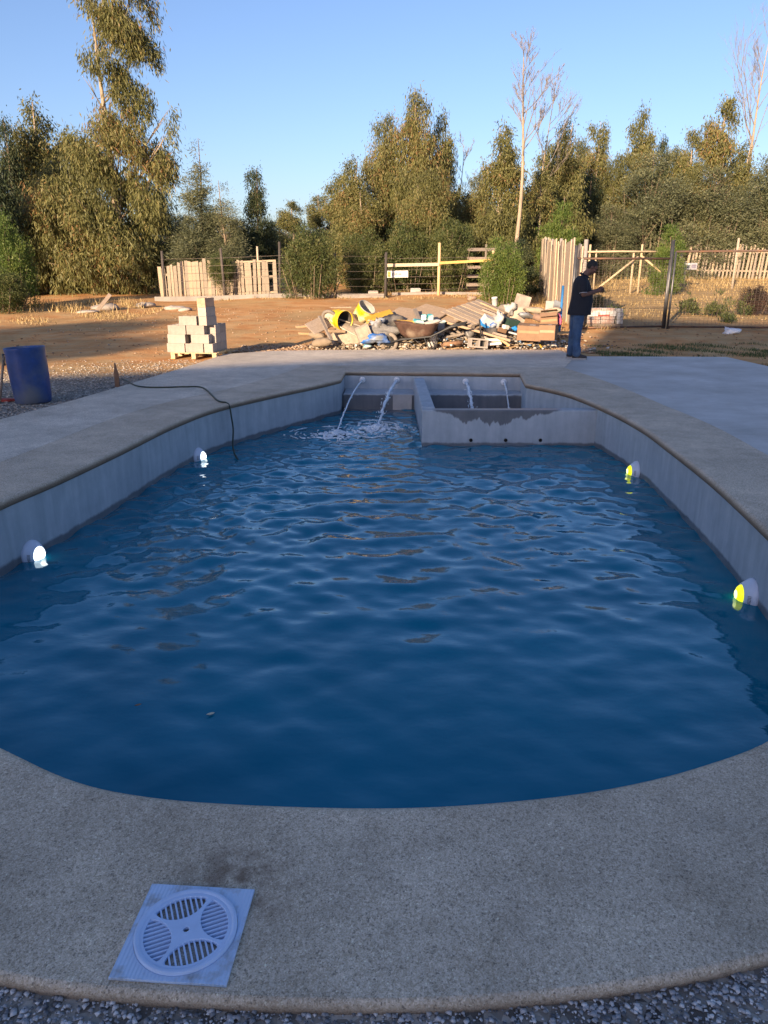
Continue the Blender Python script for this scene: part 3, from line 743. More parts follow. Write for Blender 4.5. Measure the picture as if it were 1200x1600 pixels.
def plant(key, kind, lab, cat, u, vtop, D, wpx, group, dx=0, rz=None, crown_mat=None):
    """one tree: its base stands on the terrain, its height and width are real metres"""
    cm, tm, H = ARCH[key]; X = at(u, 400, D).x; z = tz(X, D); top = at(u, vtop, D).z; h = top - z
    zc = D*math.cos(PITCH); half = wpx*zc/FPX; 
    w0 = max(abs(v.co.x) for v in tm.vertices); base = {'spire': 1.75, 'broad': 2.9, 'tufty': 1.5, 'dark': 1.8, 'feather': 2.5, 'olive': 3.2, 'cypress': 1.3, 'bush': 2.1}[key]
    o = thing(kind, lab, cat, (X, D, z), (0, 0, rnd.uniform(0, 6.28) if rz is None else rz), group); s = half/base
    o.scale = (s, s, h/(H*1.01))
    if crown_mat is not None:
        cm = cm.copy(); cm.materials.clear(); cm.materials.append(crown_mat)
    link(bpy.data.objects.new('crown', cm), o); link(bpy.data.objects.new('trunk', tm), o); return o
G1 = 'eucalyptus trees behind the fences'
# --- the big weeping eucalyptus at left, built for itself
def big_euc():
    D = 36.0; X = at(185, 400, D).x; z = tz(X, D); px = D*math.cos(PITCH)/FPX
    def bl(u, v, r, rz=None, dy=0): 
        P = at(u, v, D); return (P.x - X, dy, P.z - z, r*px, r*px, (rz or r)*px)
    up = [(u, v, r*.84, rz*.95) for u, v, r, rz in [(188,-30,38,40), (172,10,38,34), (215,18,34,36), (200,60,42,36), (160,58,26,26), (228,88,30,34), (165,100,26,26), (200,122,34,28), (150,142,24,20), (235,150,10,20), (185,170,32,28), (225,185,24,26), (180,205,34,26)]]
    low = [(120,235,34,34), (160,245,40,40), (200,250,40,40), (240,255,30,34), (80,265,24,26), (100,300,44,44), (150,310,52,50), (205,315,46,48), (248,320,30,44), (60,320,36,36), (50,375,40,44), (100,370,50,50), (160,380,56,54), (215,385,44,50), (252,385,28,46), (60,425,38,36), (110,430,46,38), (165,438,50,38), (218,435,42,36), (250,430,22,34), (274,190,8,24), (278,220,9,16), (262,270,16,22)]
    blobs = [bl(*b, dy=rnd.uniform(-.9, .9)*(1.0 if b[1] < 210 else 1.6)) for b in up + low]
    blobs += [bl(u, v, r, rz, dy=rnd.uniform(-2.4, -1.2)) for (u, v, r, rz) in [(110,330,40,40),(170,340,44,44),(215,400,36,40),(80,400,36,36),(150,425,44,36),(50,420,26,26)]]
    o = thing('eucalyptus_tree', 'huge weeping eucalyptus at left whose crown runs out of the top of the photo', 'tree', (X, D, z))
    link(bpy.data.objects.new('crown', crown_mesh('crown', blobs, 150000, (.22, .042), M_LEAF_EUC, 'droop', 77, per=14, gap=.43, spread=.17, shell=.35, freq=2.3, gapz=.12)), o)
    H = blobs[0][2]; link(bpy.data.objects.new('trunk', trunk_mesh(blobs, H, .2, 5, M_BARK_PALE, lean=.15)), o)
    q = random.Random(3); b = MB()
    for i in range(16):
        a = q.uniform(0, 6.28); L = q.uniform(2, 5); 
        b.tube([(0, 0, q.uniform(.3, 1.5)), (math.cos(a)*.7, math.sin(a)*.7, 1 + L*.4), (math.cos(a)*q.uniform(.8, 1.8), math.sin(a)*1.2, 1 + L)], [.06, .035, .01], 5)
    b.build('stem', M_BARK_PALE, o)
big_euc()
T = [ # key, label, u, vtop, D, halfwidth px
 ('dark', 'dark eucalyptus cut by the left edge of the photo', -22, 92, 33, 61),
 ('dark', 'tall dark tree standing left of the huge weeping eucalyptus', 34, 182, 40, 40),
 ('spire', 'brown-tipped eucalyptus peeping out behind the left side of the huge one', 78, 158, 42, 61),
 ('tufty', 'thin eucalyptus between the brown-tipped one and the huge weeping one', 120, 215, 44, 40),
 ('feather', 'slender feathery tree with a wispy leader just right of the huge eucalyptus', 316, 212, 34.8, 52),
 ('feather', 'lower feathery tree joining the slender one over the left slat fence', 356, 280, 34.3, 46),
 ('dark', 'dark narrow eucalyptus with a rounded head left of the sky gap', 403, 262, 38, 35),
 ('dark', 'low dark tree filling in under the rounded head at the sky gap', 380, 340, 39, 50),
 ('tufty', 'small thin tree on the left side of the low sky gap', 458, 312, 54, 31),
 ('tufty', 'wispy little tree on the right side of the low sky gap', 502, 302, 58, 28),
 ('spire', 'shoulder tree at the left of the tall central clump', 552, 248, 37, 42),
 ('broad', 'reddish-tipped eucalyptus left of the peak of the central clump', 598, 178, 39, 59),
 ('broad', 'tallest eucalyptus at the peak of the central clump', 652, 138, 38, 61),
 ('spire', 'narrow eucalyptus at the right side of the central clump', 688, 176, 39.5, 35),
 ('spire', 'leaning low eucalyptus in front of the central clump', 568, 300, 35.5, 47),
 ('broad', 'low eucalyptus at the right foot of the central clump', 664, 262, 35.5, 61),
 ('spire', 'rounded eucalyptus just left of the tall bare trunk', 780, 196, 37, 50),
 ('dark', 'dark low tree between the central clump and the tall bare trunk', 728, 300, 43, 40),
 ('tufty', 'eucalyptus immediately right of the tall bare trunk', 836, 262, 38, 40),
 ('spire', 'eucalyptus with a broken flat top second right of the bare trunk', 872, 190, 41, 45),
 ('tufty', 'narrow eucalyptus with a pointed tip in the middle of the right row', 918, 188, 42, 31),
 ('spire', 'eucalyptus with the roundest high head in the right row', 985, 170, 43, 38),
 ('broad', 'broad eucalyptus under the round high head', 952, 240, 40, 52),
 ('dark', 'small dark conifer tip rising right of the round high head', 1019, 212, 46, 24),
 ('tufty', 'thin eucalyptus between the conifer tip and the ragged tall one', 1060, 198, 43, 31),
 ('tufty', 'ragged open eucalyptus just left of the bare tree at right', 1106, 146, 41, 40),
 ('broad', 'low broad eucalyptus below the ragged tall one', 1075, 255, 39, 52),
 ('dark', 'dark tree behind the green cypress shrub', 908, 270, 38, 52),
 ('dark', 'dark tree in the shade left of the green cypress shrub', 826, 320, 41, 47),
 ('broad', 'mid-height eucalyptus filling the gap left of the rounded tree by the bare trunk', 742, 268, 40.5, 46),
 ('spire', 'mid-height eucalyptus between the bare trunk and the flat-topped one', 848, 225, 44, 40),
 ('broad', 'mid-height eucalyptus behind the flat-topped and pointed trees', 895, 215, 45, 48),
 ('broad', 'mid-height eucalyptus under the dark conifer tip', 1030, 228, 46, 50),
 ('spire', 'mid-height eucalyptus behind the bare tree at right', 1140, 225, 45, 48),
 ('broad', 'mid-height eucalyptus peeping over the grey-green acacia at the right edge', 1195, 235, 46, 48),
 ('spire', 'brownish eucalyptus filling the left of the central clump', 530, 275, 40, 40),
 ('broad', 'mid-height eucalyptus between the left edge and the brown-tipped one', 55, 215, 44, 44),
 ('olive', 'big olive-grey acacia behind the wooden fence at centre right', 1010, 238, 34.5, 78),
 ('olive', 'olive-grey acacia to the right of the biggest one', 1102, 262, 36, 73),
 ('olive', 'grey-green acacia at the right edge of the photo', 1186, 246, 37, 71),
 ('olive', 'low olive acacia behind the rail fence between the dark tree and the biggest acacia', 948, 320, 33.5, 54),
 ('olive', 'acacia beyond the right edge of the photo', 1275, 240, 38, 78),
 ('broad', 'eucalyptus beyond the left edge of the photo', -95, 130, 33, 83)]
for i, (k, lab, u, vt, D, w) in enumerate(T):
    if u > 890: D = 46.5 + (D - 38)*.45
    kind = {'feather': 'acacia_tree', 'olive': 'acacia_tree'}.get(k, 'eucalyptus_tree')
    plant(k, kind, lab, 'tree', u, vt, D, w, 'trees of the grove behind the fences')
# grove behind that closes the horizon
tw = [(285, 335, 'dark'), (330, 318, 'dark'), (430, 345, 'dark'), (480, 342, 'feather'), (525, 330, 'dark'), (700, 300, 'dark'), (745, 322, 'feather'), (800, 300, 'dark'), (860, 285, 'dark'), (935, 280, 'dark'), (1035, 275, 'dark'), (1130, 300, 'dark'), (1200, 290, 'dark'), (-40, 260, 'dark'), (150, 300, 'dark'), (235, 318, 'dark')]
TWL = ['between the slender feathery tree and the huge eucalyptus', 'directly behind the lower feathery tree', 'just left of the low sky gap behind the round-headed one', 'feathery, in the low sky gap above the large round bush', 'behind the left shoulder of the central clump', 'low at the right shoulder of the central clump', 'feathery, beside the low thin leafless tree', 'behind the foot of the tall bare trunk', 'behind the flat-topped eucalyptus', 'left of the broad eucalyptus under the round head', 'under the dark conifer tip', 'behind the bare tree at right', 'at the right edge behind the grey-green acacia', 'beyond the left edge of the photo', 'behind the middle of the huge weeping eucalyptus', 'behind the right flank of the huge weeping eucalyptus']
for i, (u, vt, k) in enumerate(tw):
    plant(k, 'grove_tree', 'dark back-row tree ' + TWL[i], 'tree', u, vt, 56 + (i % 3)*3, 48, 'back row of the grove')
# --- shrubs
GS = 'shrubs along the fences'
plant('bush', 'shrub', 'large round dark green bush between the slat fence and the middle rail fence', 'bush', 484, 366, 30.5, 48, GS)
plant('bush', 'shrub', 'small round bush with a bare foot standing beyond the rubbish heap', 'bush', 785, 386, 26.0, 38, GS, crown_mat=M_LEAF_GRN)
cb = plant('bush', 'shrub', 'climbing bush hanging over the left slat fence beside the dark post', 'bush', 345, 402, 31.4, 25, GS)
for ch in cb.children:
    if ch.name.startswith('crown'): ch.scale = (1, 1, .62); ch.location = (0, 0, 1.18)
plant('bush', 'shrub', 'low hedge bush under the left of the central clump', 'bush', 575, 372, 33.6, 40, GS)
plant('bush', 'shrub', 'low hedge bush directly behind the white and yellow sign', 'bush', 635, 360, 34.2, 44, GS)
plant('bush', 'shrub', 'low hedge bush behind the yellow rail at the foot of the clump', 'bush', 700, 358, 34.2, 42, GS)
plant('dark', 'shrub', 'dark shrub behind the bush that stands beyond the heap', 'bush', 812, 372, 31, 34, GS)
plant('cypress', 'shrub', 'bright green cypress-like shrub rising behind the slab timber fence', 'shrub', 872, 306, 35, 36, GS)
plant('cypress', 'shrub', 'lower side shoot shrub on the right of the bright cypress-like shrub', 'shrub', 893, 352, 34.5, 18, GS)
plant('cypress', 'shrub', 'bright yellow-green shrub behind the gate posts', 'shrub', 1046, 342, 32.5, 30, GS)
plant('bush', 'shrub', 'bright green shrub at the left edge under the dark tree', 'shrub', 8, 356, 27.5, 44, GS, crown_mat=M_LEAF_GRN)
plant('bush', 'shrub', 'dark low bush at the left edge in the dry grass', 'bush', -12, 425, 25.5, 52, GS)
plant('bush', 'shrub', 'dusky purple-brown bush at the right edge inside the far field', 'bush', 1190, 452, 24.5, 26, GS, crown_mat=m_leaf('dusky_leaf', [(0, (.03, .03, .022)), (.6, (.08, .05, .04)), (1, (.16, .08, .06))]))
# --- bare trees
def bare_tree(lab, u, vtop, D, seed, spread=1.0, r0=.13, first=.45, n0=16, lean=0):
    q = random.Random(seed); X = at(u, 400, D).x; z = tz(X, D); H = at(u, vtop, D).z - z
    o = thing('bare_tree', lab, 'bare tree', (X, D, z), group='leafless trees rising above the grove')
    b = MB(); pts = []; m = 12
    for i in range(m + 1):
        t = i/m; pts.append(Vector((lean*t + .12*math.sin(t*6 + seed), .1*math.sin(t*4), -.2 + (H + .2)*t)))
    b.tube(pts, [r0*(1 - .93*(i/m)) + .006 for i in range(m + 1)], 7); b.build('trunk', M_BARK_PALE, o)
    b = MB()
    def grow(A, d, L, r, dep):
        P = [A]; dd = d.copy()
        for i in range(4):
            dd = (dd + Vector((q.gauss(0, .10), q.gauss(0, .10), .09))).normalized(); P.append(P[-1] + dd*L/4)
        b.tube(P, [r, r*.8, r*.62, r*.48, r*.3], 4 if dep < 2 else 3, caps=False)
        if dep < 3:
            for k in range((5, 4, 3)[dep]):
                t = q.uniform(.25, 1); i = min(int(t*4), 3); S = P[i].lerp(P[i+1], t*4 - i)
                a = (dd + Vector((q.gauss(0, .45), q.gauss(0, .45), q.gauss(.15, .2)))).normalized(); grow(S, a, L*q.uniform(.35, .6), max(r*.5, .0075), dep + 1)
    for k in range(n0):
        t = first + (1 - first)*(k + q.random())/n0; i = min(int(t*m), m - 1); A = pts[i].lerp(pts[i+1], t*m - i); a = q.uniform(0, 6.28)
        el = q.uniform(.7, 1.6); d = Vector((math.cos(a), math.sin(a)*.8, el)).normalized(); L = H*.26*spread*(1.15 - .8*(t - first)/(1 - first))*q.uniform(.6, 1.1)
        grow(A, d, L, r0*.32*(1.1 - t) + .012, 0)
    b.build('branches', M_TWIG, o); return o
bare_tree('tall leafless tree with a straight pale trunk and fine twiggy top right of centre', 806, 72, 35, 5, .75, .115, .56, 15)
bare_tree('thinner leafless tree just behind and right of the tall straight one', 838, 118, 39, 8, .8, .05, .5, 11, .3)
bare_tree('leafless tree forking into long wide branches near the right edge', 1144, 60, 52, 12, 1.25, .15, .47, 13, .5)
bare_tree('low thin leafless tree right of the central clump', 716, 226, 41, 21, .9, .05, .45, 10)
# --- grass
def blades(name, spots, h, w, mat, lab, seed, lean=.35, cat='grass'):
    g = np.random.default_rng(seed); P = np.concatenate(spots); n = len(P); z = terrain(P[:, 0], P[:, 1])
    a = g.uniform(0, 6.28, n); hh = h*(.4 + 1.0*g.random(n)); ww = w*(.6 + .8*g.random(n)); lx, ly = g.normal(0, lean, n)*hh, g.normal(0, lean, n)*hh
    V = np.empty((n, 3, 3)); V[:, 0] = np.stack([P[:, 0] + ww*np.cos(a), P[:, 1] + ww*np.sin(a), z - .01], 1); V[:, 1] = np.stack([P[:, 0] - ww*np.cos(a), P[:, 1] - ww*np.sin(a), z - .01], 1)
    V[:, 2] = np.stack([P[:, 0] + lx, P[:, 1] + ly, z + hh], 1); o = np_mesh(name, V.reshape(-1, 3), np.arange(n*3).reshape(n, 3), mat, None, g.random(n)); return tag(o, lab, cat, kind='stuff')
def patch(x0, x1, y0, y1, n, seed, clump=.5, freq=1.4):
    g = np.random.default_rng(seed); P = np.stack([g.uniform(x0, x1, n*2), g.uniform(y0, y1, n*2)], 1)
    c = np.sin(P[:, 0]*freq + seed) * np.sin(P[:, 1]*freq*1.3 + 1) + .7*np.sin(P[:, 0]*freq*2.9 + P[:, 1]*freq*2.1) + g.normal(0, .35, n*2)
    return P[c > np.quantile(c, clump)][:n]
blades('dry_grass', [patch(6.0, 24, 22.5, 46, 20000, 1, .6), patch(-17, -7.5, 21.5, 28.5, 6500, 2, .68, .8), patch(-7, 7, 30, 34, 3000, 3, .6), patch(4.4, 6.4, 20, 33, 3500, 4, .5)], .085, .012, M_GRASS_DRY, 'dry straw-coloured grass beyond the levelled dirt and across the far field', 9)
blades('dry_grass', [patch(-16, -8.5, 25.5, 29, 1500, 14, .6), patch(7, 24, 34, 46, 4500, 15, .6), patch(5.5, 6.6, 26, 33, 500, 16)], .26, .014, M_GRASS_DRY, 'taller dry grass along the fences and under the left trees', 10)
blades('green_grass', [patch(4.4, 10.0, 15.0, 17.4, 8000, 5, .62, 1.9), patch(6.8, 11, 11.5, 15.5, 3000, 6, .72, 1.7)], .05, .007, M_GRASS_GRN, 'sparse short green grass beside the far end of the concrete slab', 12)
# weeds standing in the right field
def weed(u, v0, v1, D, lab, seed, n=5):
    q = random.Random(seed); P = at(u, v1, D); z = tz(P.x, D); h = max(.25, at(u, v0, D).z - z); o = thing('weed', lab, 'weed', (P.x, D, z), group='tall dark weeds in the right field'); b = MB()
    for i in range(n):
        x, y = q.gauss(0, .10), q.gauss(0, .1); hh = h*(1 if i == 0 else q.uniform(.45, .85)); b.tube([(x, y, -.03), (x*1.2, y, hh*.6), (x*1.5 + q.gauss(0, .04), y, hh)], [.012, .009, .005], 4)
    b.build('stalk', simple('weed_stalk', (.10, .075, .05), .9, .3, 8), o)
    blobs = [(q.gauss(0, .10), q.gauss(0, .1), h*q.uniform(.15, .55), .13, .13, h*.28) for _ in range(4)] + [(0, 0, h*.93, .035, .035, h*.09)]
    link(bpy.data.objects.new('leaves', crown_mesh('leaves', blobs, 500, (.09, .03), M_LEAF_BUSH, 'up', seed, gap=.1, spread=.05)), o)
for i, (u, v0, v1, D, lab, n) in enumerate([(936, 455, 500, 25, 'tall dark weed right of the gate post, the highest spike', 5), (1073, 458, 497, 24, 'single thin weed spike left of the middle of the field', 2), (1083, 464, 497, 24, 'leafy weed clump beside the single thin spike', 6), (1120, 456, 498, 24, 'upright dark weed in the middle of the right field', 7), (1112, 470, 498, 23.6, 'low leafy weed at the foot of the upright dark one', 6), (1164, 459, 497, 24.3, 'slim weed spike in the shaded part near the right edge', 3), (956, 478, 492, 23, 'short dark stub of weed behind the mesh gate', 3), (1135, 492, 505, 22, 'short thin weed in the shadow near the white bag', 3)]):
    weed(u, v0, v1, D, lab, 60 + i, n)
# ================================================================ fences, posts, signs
M_SLAT = wood('weathered_slat', (.30, .24, .175)); M_SLAT2 = wood('pale_slat', (.42, .34, .25)); M_POST = wood('grey_post', (.20, .16, .13)); M_RAIL = wood('rail_timber', (.50, .37, .22))
M_DARKPOST = wood('dark_post', (.07, .06, .055)); M_STEEL = simple('rusty_steel', (.10, .065, .05), .6, .35, 8, metal=.3, dirt=(.16, .08, .045)); M_GALV = simple('dark_steel', (.10, .10, .105), .45, .3, 8, metal=.6)
M_WIRE = simple('wire', (.17, .14, .12), .5, .2, 5, metal=.3, bump=0); M_YEL = simple('yellow_paint', (.50, .30, .09), .6, .2, 6)
slat_me = {}
def slat_mesh(w, h, t, m, v, lean=0):
    k = (round(w, 2), round(h, 2), m.name, v)
    if k not in slat_me:
        q = random.Random(str(k)); b = MB(); a = q.uniform(-.012, .012); tp = q.uniform(-.04, .04)
        V = []
        for z, ww in ((0, w*q.uniform(.8, 1)), (h*.5, w), (h, w*q.uniform(.75, 1))):
            o = a*z/h*3
            V += [(-ww/2+o, -t/2, z), (ww/2+o, -t/2, z), (ww/2+o, t/2, z), (-ww/2+o, t/2, z)]
        V[8] = (V[8][0], V[8][1], h + tp); V[11] = (V[11][0], V[11][1], h + tp)
        F = [(3,2,1,0), (8,9,10,11)] + [(r*4+i, r*4+(i+1) % 4, r*4+4+(i+1) % 4, r*4+4+i) for r in range(2) for i in range(4)]
        b.add(V, F); me = b.mesh('slat'); me.materials.append(m); slat_me[k] = me
    return slat_me[k]
def slat_fence(kind, lab, A, B, hfun, sp, w, m, thick=.03, lean=0, gapf=None, seed=1, rails=(.3, .75), cat='fence', H=1.6, drop=0):
    q = random.Random(seed); A = Vector(A); B = Vector(B); L = (B - A).length; ang = math.atan2(B.y - A.y, B.x - A.x)
    o = thing(kind, lab, cat, (A.x, A.y, tz(A.x, A.y)), (0, 0, ang)); n = int(L/sp); z0 = tz(A.x, A.y)
    for i in range(n + 1):
        if gapf and gapf(i/n): continue
        x = i*sp + q.uniform(-.08, .08)*sp; W = A.lerp(B, min(x/L, 1)); z = tz(W.x, W.y) - z0; h = hfun(i/n)*q.uniform(.96, 1.05)
        hq = round(h*5)/5
        s = link(bpy.data.objects.new('slat', slat_mesh(w, H, thick, m, q.randrange(5))), o); s.location = (x, q.uniform(-.012, .012), z - .03 + drop); s.rotation_euler = (q.uniform(-.015, .015), lean + q.uniform(-.022, .022), q.uniform(-.12, .12)); s.scale = (q.uniform(.8, 1.25), 1, h/H)
    for rz in rails:
        b = MB(); pts = []
        za = rz*hfun(0); zb = rz*hfun(1) + tz(B.x, B.y) - z0
        b.box((L/2, thick/2 + .035, (za + zb)/2), ((L**2 + (zb - za)**2)**.5, .035, .08), (0, -math.atan2(zb - za, L), 0)); b.build('rail', m, o)
    return o
def posted(o, x, h, r, m, y=.08, z0=0, lean=0, square=False):
    b = MB()
    if square: b.box((0, 0, h/2 - .1), (r*2, r*2, h + .2))
    else: b.tube([(0, 0, -.2), (0, 0, h*.5), (0, 0, h)], [r, r*.97, r*.9], 9)
    p = b.build('post', m, o); p.location = (x, y, z0); p.rotation_euler = (0, lean, 0); return p
def gx_(u, D): P = at(u, 440, D); return Vector((P.x, D))
# left slat fence, three runs
a, b_ = gx_(252, 31.9), gx_(332, 31.9)
f = slat_fence('slat_fence', 'pale upright slat fence right of the huge eucalyptus, tall closed left run', a, b_, lambda t: 1.25 + .28*smooth(0, .6, t), .152, .135, M_SLAT, seed=2)
a2, b2 = gx_(333, 31.9), gx_(372, 31.9)
f = slat_fence('slat_fence', 'low run of the pale slat fence under the climbing bush', a2, b2, lambda t: 1.2, .152, .13, M_SLAT, seed=3)
a3, b3 = gx_(354, 31.6), gx_(432, 31.6)
f = slat_fence('slat_fence', 'gappy right end of the pale slat fence with open slats and a top rail', a3, b3, lambda t: 1.42, .165, .13, M_SLAT, seed=4, gapf=lambda t: .84 < t < .93, rails=(.97, .55, .12))
posted(f, (gx_(404, 31.6) - a3).length, 2.0, .045, M_SLAT2)
# mesh fence line with concrete kerb
def kerb(pts, w, h, name='kerb'):
    b = MB()
    for P, Q in zip(pts[:-1], pts[1:]):
        P = Vector(P); Q = Vector(Q); L = (Q - P).length; z1, z2 = tz(P.x, P.y), tz(Q.x, Q.y); c = (P + Q)/2
        b.box((c.x, c.y, (z1 + z2)/2 + h/2 - .15), (L, w, h + .3), (0, -math.atan2(z2 - z1, L), math.atan2(Q.y - P.y, Q.x - P.x)))
    o = b.build(name, simple('kerb_concrete', (.23, .21, .19), .9, .2, 2)); return tag(o, kind='structure')
kl = [gx_(240, 30.9), gx_(330, 30.9), gx_(420, 30.9), gx_(520, 31.0), gx_(604, 31.2)]; kerb([(p.x, p.y) for p in kl], .16, .16)
kerb([(gx_(612, 32.2).x, 32.2), (gx_(685, 32.3).x, 32.3), (gx_(768, 32.5).x, 32.5), (gx_(836, 33).x, 33)], .18, .10)
def wire_line(lab, us, D, heights, H, mat_post, r=.05, tops=None, wires=6, vert=.0):
    P = [gx_(u, D) for u in us]; A = P[0]; z0 = tz(A.x, A.y); o = thing('wire_fence', lab, 'fence', (A.x, A.y, z0))
    for i, (p, h) in enumerate(zip(P, heights)): posted(o, p.x - A.x, h, r, mat_post, 0, tz(p.x, p.y) - z0, rnd.uniform(-.03, .03))
    for k in range(wires):
        z = H*(k + .6)/wires; b = MB(); b.tube([(p.x - A.x, -.05, tz(p.x, p.y) - z0 + z) for p in P], .006, 4); b.build('wire', M_WIRE, o)
    return o
wire_line('thin wire fence with dark leaning posts in front of the left slat fence', [256, 350, 437, 523, 602], 30.9, [1.9, 1.95, 2.1, 1.75, 1.75], 1.7, M_DARKPOST, .055)
# middle rail fence with the sign
A = gx_(603, 31.7); z0 = tz(A.x, A.y); rf = thing('rail_fence', 'open timber rail fence with a white and yellow painted rail on two pale posts', 'fence', (A.x, A.y, z0))
p1 = gx_(685, 31.9); p2 = gx_(766, 32.2)
for p, h, m in ((A, 1.65, M_DARKPOST), (p1, 2.02, M_RAIL), (p2, 1.75, M_RAIL)): posted(rf, p.x - A.x, h, .062, m, 0, tz(p.x, p.y) - z0)
def bar(o, name, P, Q, w, t, m):
    P, Q = Vector(P), Vector(Q); d = Q - P; M = d.to_track_quat('X', 'Z').to_matrix(); b = MB(); b.box((0, 0, 0), (d.length, t, w)); p = b.build(name, m, o); p.location = (P + Q)/2; p.rotation_euler = M.to_euler(); return p
zz = lambda v, D: at(600, v, D).z - z0
bar(rf, 'rail', (.05, -.09, zz(414.5, 31.7)), (p1.x - A.x, -.09, zz(413, 31.7)), .12, .03, M_SLAT2)
bar(rf, 'rail', (p1.x - A.x + .01, -.12, zz(411, 31.7)), (p2.x - A.x, -.09, zz(406.5, 31.9)), .10, .03, M_YEL)
for v in (403, 421, 432, 443, 452):
    b = MB(); b.tube([(0, 0, zz(v + 1, 31.7)), (p1.x - A.x, 0, zz(v, 31.7)), (p2.x - A.x, .3, zz(v - 2, 31.7))], .006, 4); b.build('wire', M_WIRE, rf)
sg = thing('sign', 'white board with a yellow square and faded dark lettering on the middle rail fence', 'sign', at(621, 428.5, 31.55)); M_SIGN = simple('sign_white', (.62, .62, .60), .5, .12, 5, bump=0, rand=0)
bar(sg, 'board', (-.43, 0, 0), (.43, 0, .01), .26, .02, M_SIGN)
bar(sg, 'yellow_square', (-.40, -.0125, 0), (-.27, -.0125, 0), .22, .003, M_YEL)
dk = simple('faded_lettering', (.16, .16, .18), .6, .1, bump=0)
for i, (x, w) in enumerate([(-.20, .05), (-.135, .04), (-.08, .035), (-.03, .045), (.03, .04), (.085, .04), (.14, .05)]): bar(sg, 'letter', (x - w/2, -.0125, 0), (x + w/2, -.0125, 0), .075 + .02*(i % 3 == 0), .003, dk)
bar(sg, 'emblem', (-.36, -.0155, .03), (-.31, -.0155, .03), .05, .003, simple('amber_emblem', (.45, .16, .02), .6, .1, bump=0)); bar(sg, 'emblem', (-.37, -.0155, -.06), (-.30, -.0155, -.06), .03, .003, simple('amber_emblem', (.45, .16, .02), .6, .1, bump=0))
# small board gate beyond
o = thing('board_gate', 'low gate of grey horizontal boards behind the yellow rail', 'gate', (*gx_(756, 33.6), tz(*gx_(756, 33.6)))); 
for k in range(5): bar(o, 'board', (-.75, 0, .35 + k*.36), (.85, 0, .35 + k*.36 + rnd.uniform(-.02, .02)), .13, .03, M_POST)
posted(o, .05, 2.0, .05, M_POST, .06); posted(o, .8, 1.9, .05, M_POST, .06)
# slab timber fence running away behind the man
Sa = Vector((5.02, 20.1)); Sb = Vector((6.62, 33.0)); L = (Sb - Sa).length; ang = math.atan2(Sb.y - Sa.y, Sb.x - Sa.x)
tf = thing('timber_fence', 'tall fence of wide rough timber slabs running back behind the man', 'fence', (Sa.x, Sa.y, tz(*Sa)), (0, 0, ang)); q = random.Random(8); x = 0; i = 0
M_SLABW = wood('rough_slab_timber', (.38, .305, .225)); M_SLABG = wood('grey_slab_timber', (.28, .25, .23))
while x < L:
    w = q.uniform(.34, .46) if x > 1.2 else .38; W = Sa.lerp(Sb, x/L); m = M_SLABG if i in (1, 2) else M_SLABW
    s = link(bpy.data.objects.new('board', slat_mesh(.48, 2.2, .035, m, i % 5)), tf); s.location = (x + w/2, q.uniform(-.02, .02), tz(W.x, W.y) - tz(*Sa) - .05); s.rotation_euler = (q.uniform(-.02, .02), q.uniform(-.02, .02), q.uniform(-.06, .06)); s.scale = (w/.40, 1, q.uniform(.96, 1.06)); x += w + .015; i += 1
for rz in (.55, 1.75): bar(tf, 'rail', (0, -.07, rz), (L, -.07, rz + tz(*Sb) - tz(*Sa)), .10, .05, M_SLABG)
for x in (.1, 3.2, 6.5, 9.8, 12.8): posted(tf, x, 2.25, .06, M_SLABG, -.14, tz(*Sa.lerp(Sb, x/L)) - tz(*Sa))
# blue pole leaning on the slab fence
pl = MB(); P = at(880, 447, 17.3); Q = at(874, 518, 16.75); pl.tube([Q, Q.lerp(P, .5), P], .028, 8); tag(pl.build('plastic_pipe', simple('blue_pvc', (.05, .22, .50), .4, .15, 4)), 'light blue plastic pipe standing upright between the heap and the man', 'pipe')
# wooden fence behind the gate
D = 33.5; A = gx_(900, D); z0 = tz(*A); wf = thing('rail_fence', 'pale pole fence with a long top rail and two diagonal braces behind the mesh gate', 'fence', (A.x, A.y, z0))
for u, h in ((918, 1.95), (928, 1.75), (986, 1.7), (998, 2.0), (1060, 1.7)): p = gx_(u, D); posted(wf, p.x - A.x, h, .05 if u != 928 else .04, M_RAIL, 0, tz(p.x, p.y) - z0)
e = gx_(1030, D).x - A.x; ztop = at(960, 394, D).z - z0; ztop = max(ztop, 1.35)
b = MB(); b.tube([(-.1, -.1, ztop), (e*.5, -.1, ztop + .03), (e, -.1, ztop + .02)], [.045, .04, .035], 8); b.build('rail', M_RAIL, wf)
def diag(u0, v0, u1, v1, D=33.3, r=.045):
    P, Q = at(u0, v0, D), at(u1, v1, D - .4); b = MB(); b.tube([P - Vector((A.x, A.y, z0)), Q - Vector((A.x, A.y, z0))], r, 8); b.build('brace', M_RAIL, wf)
diag(997, 401, 936, 449); diag(1001, 399, 1043, 434)
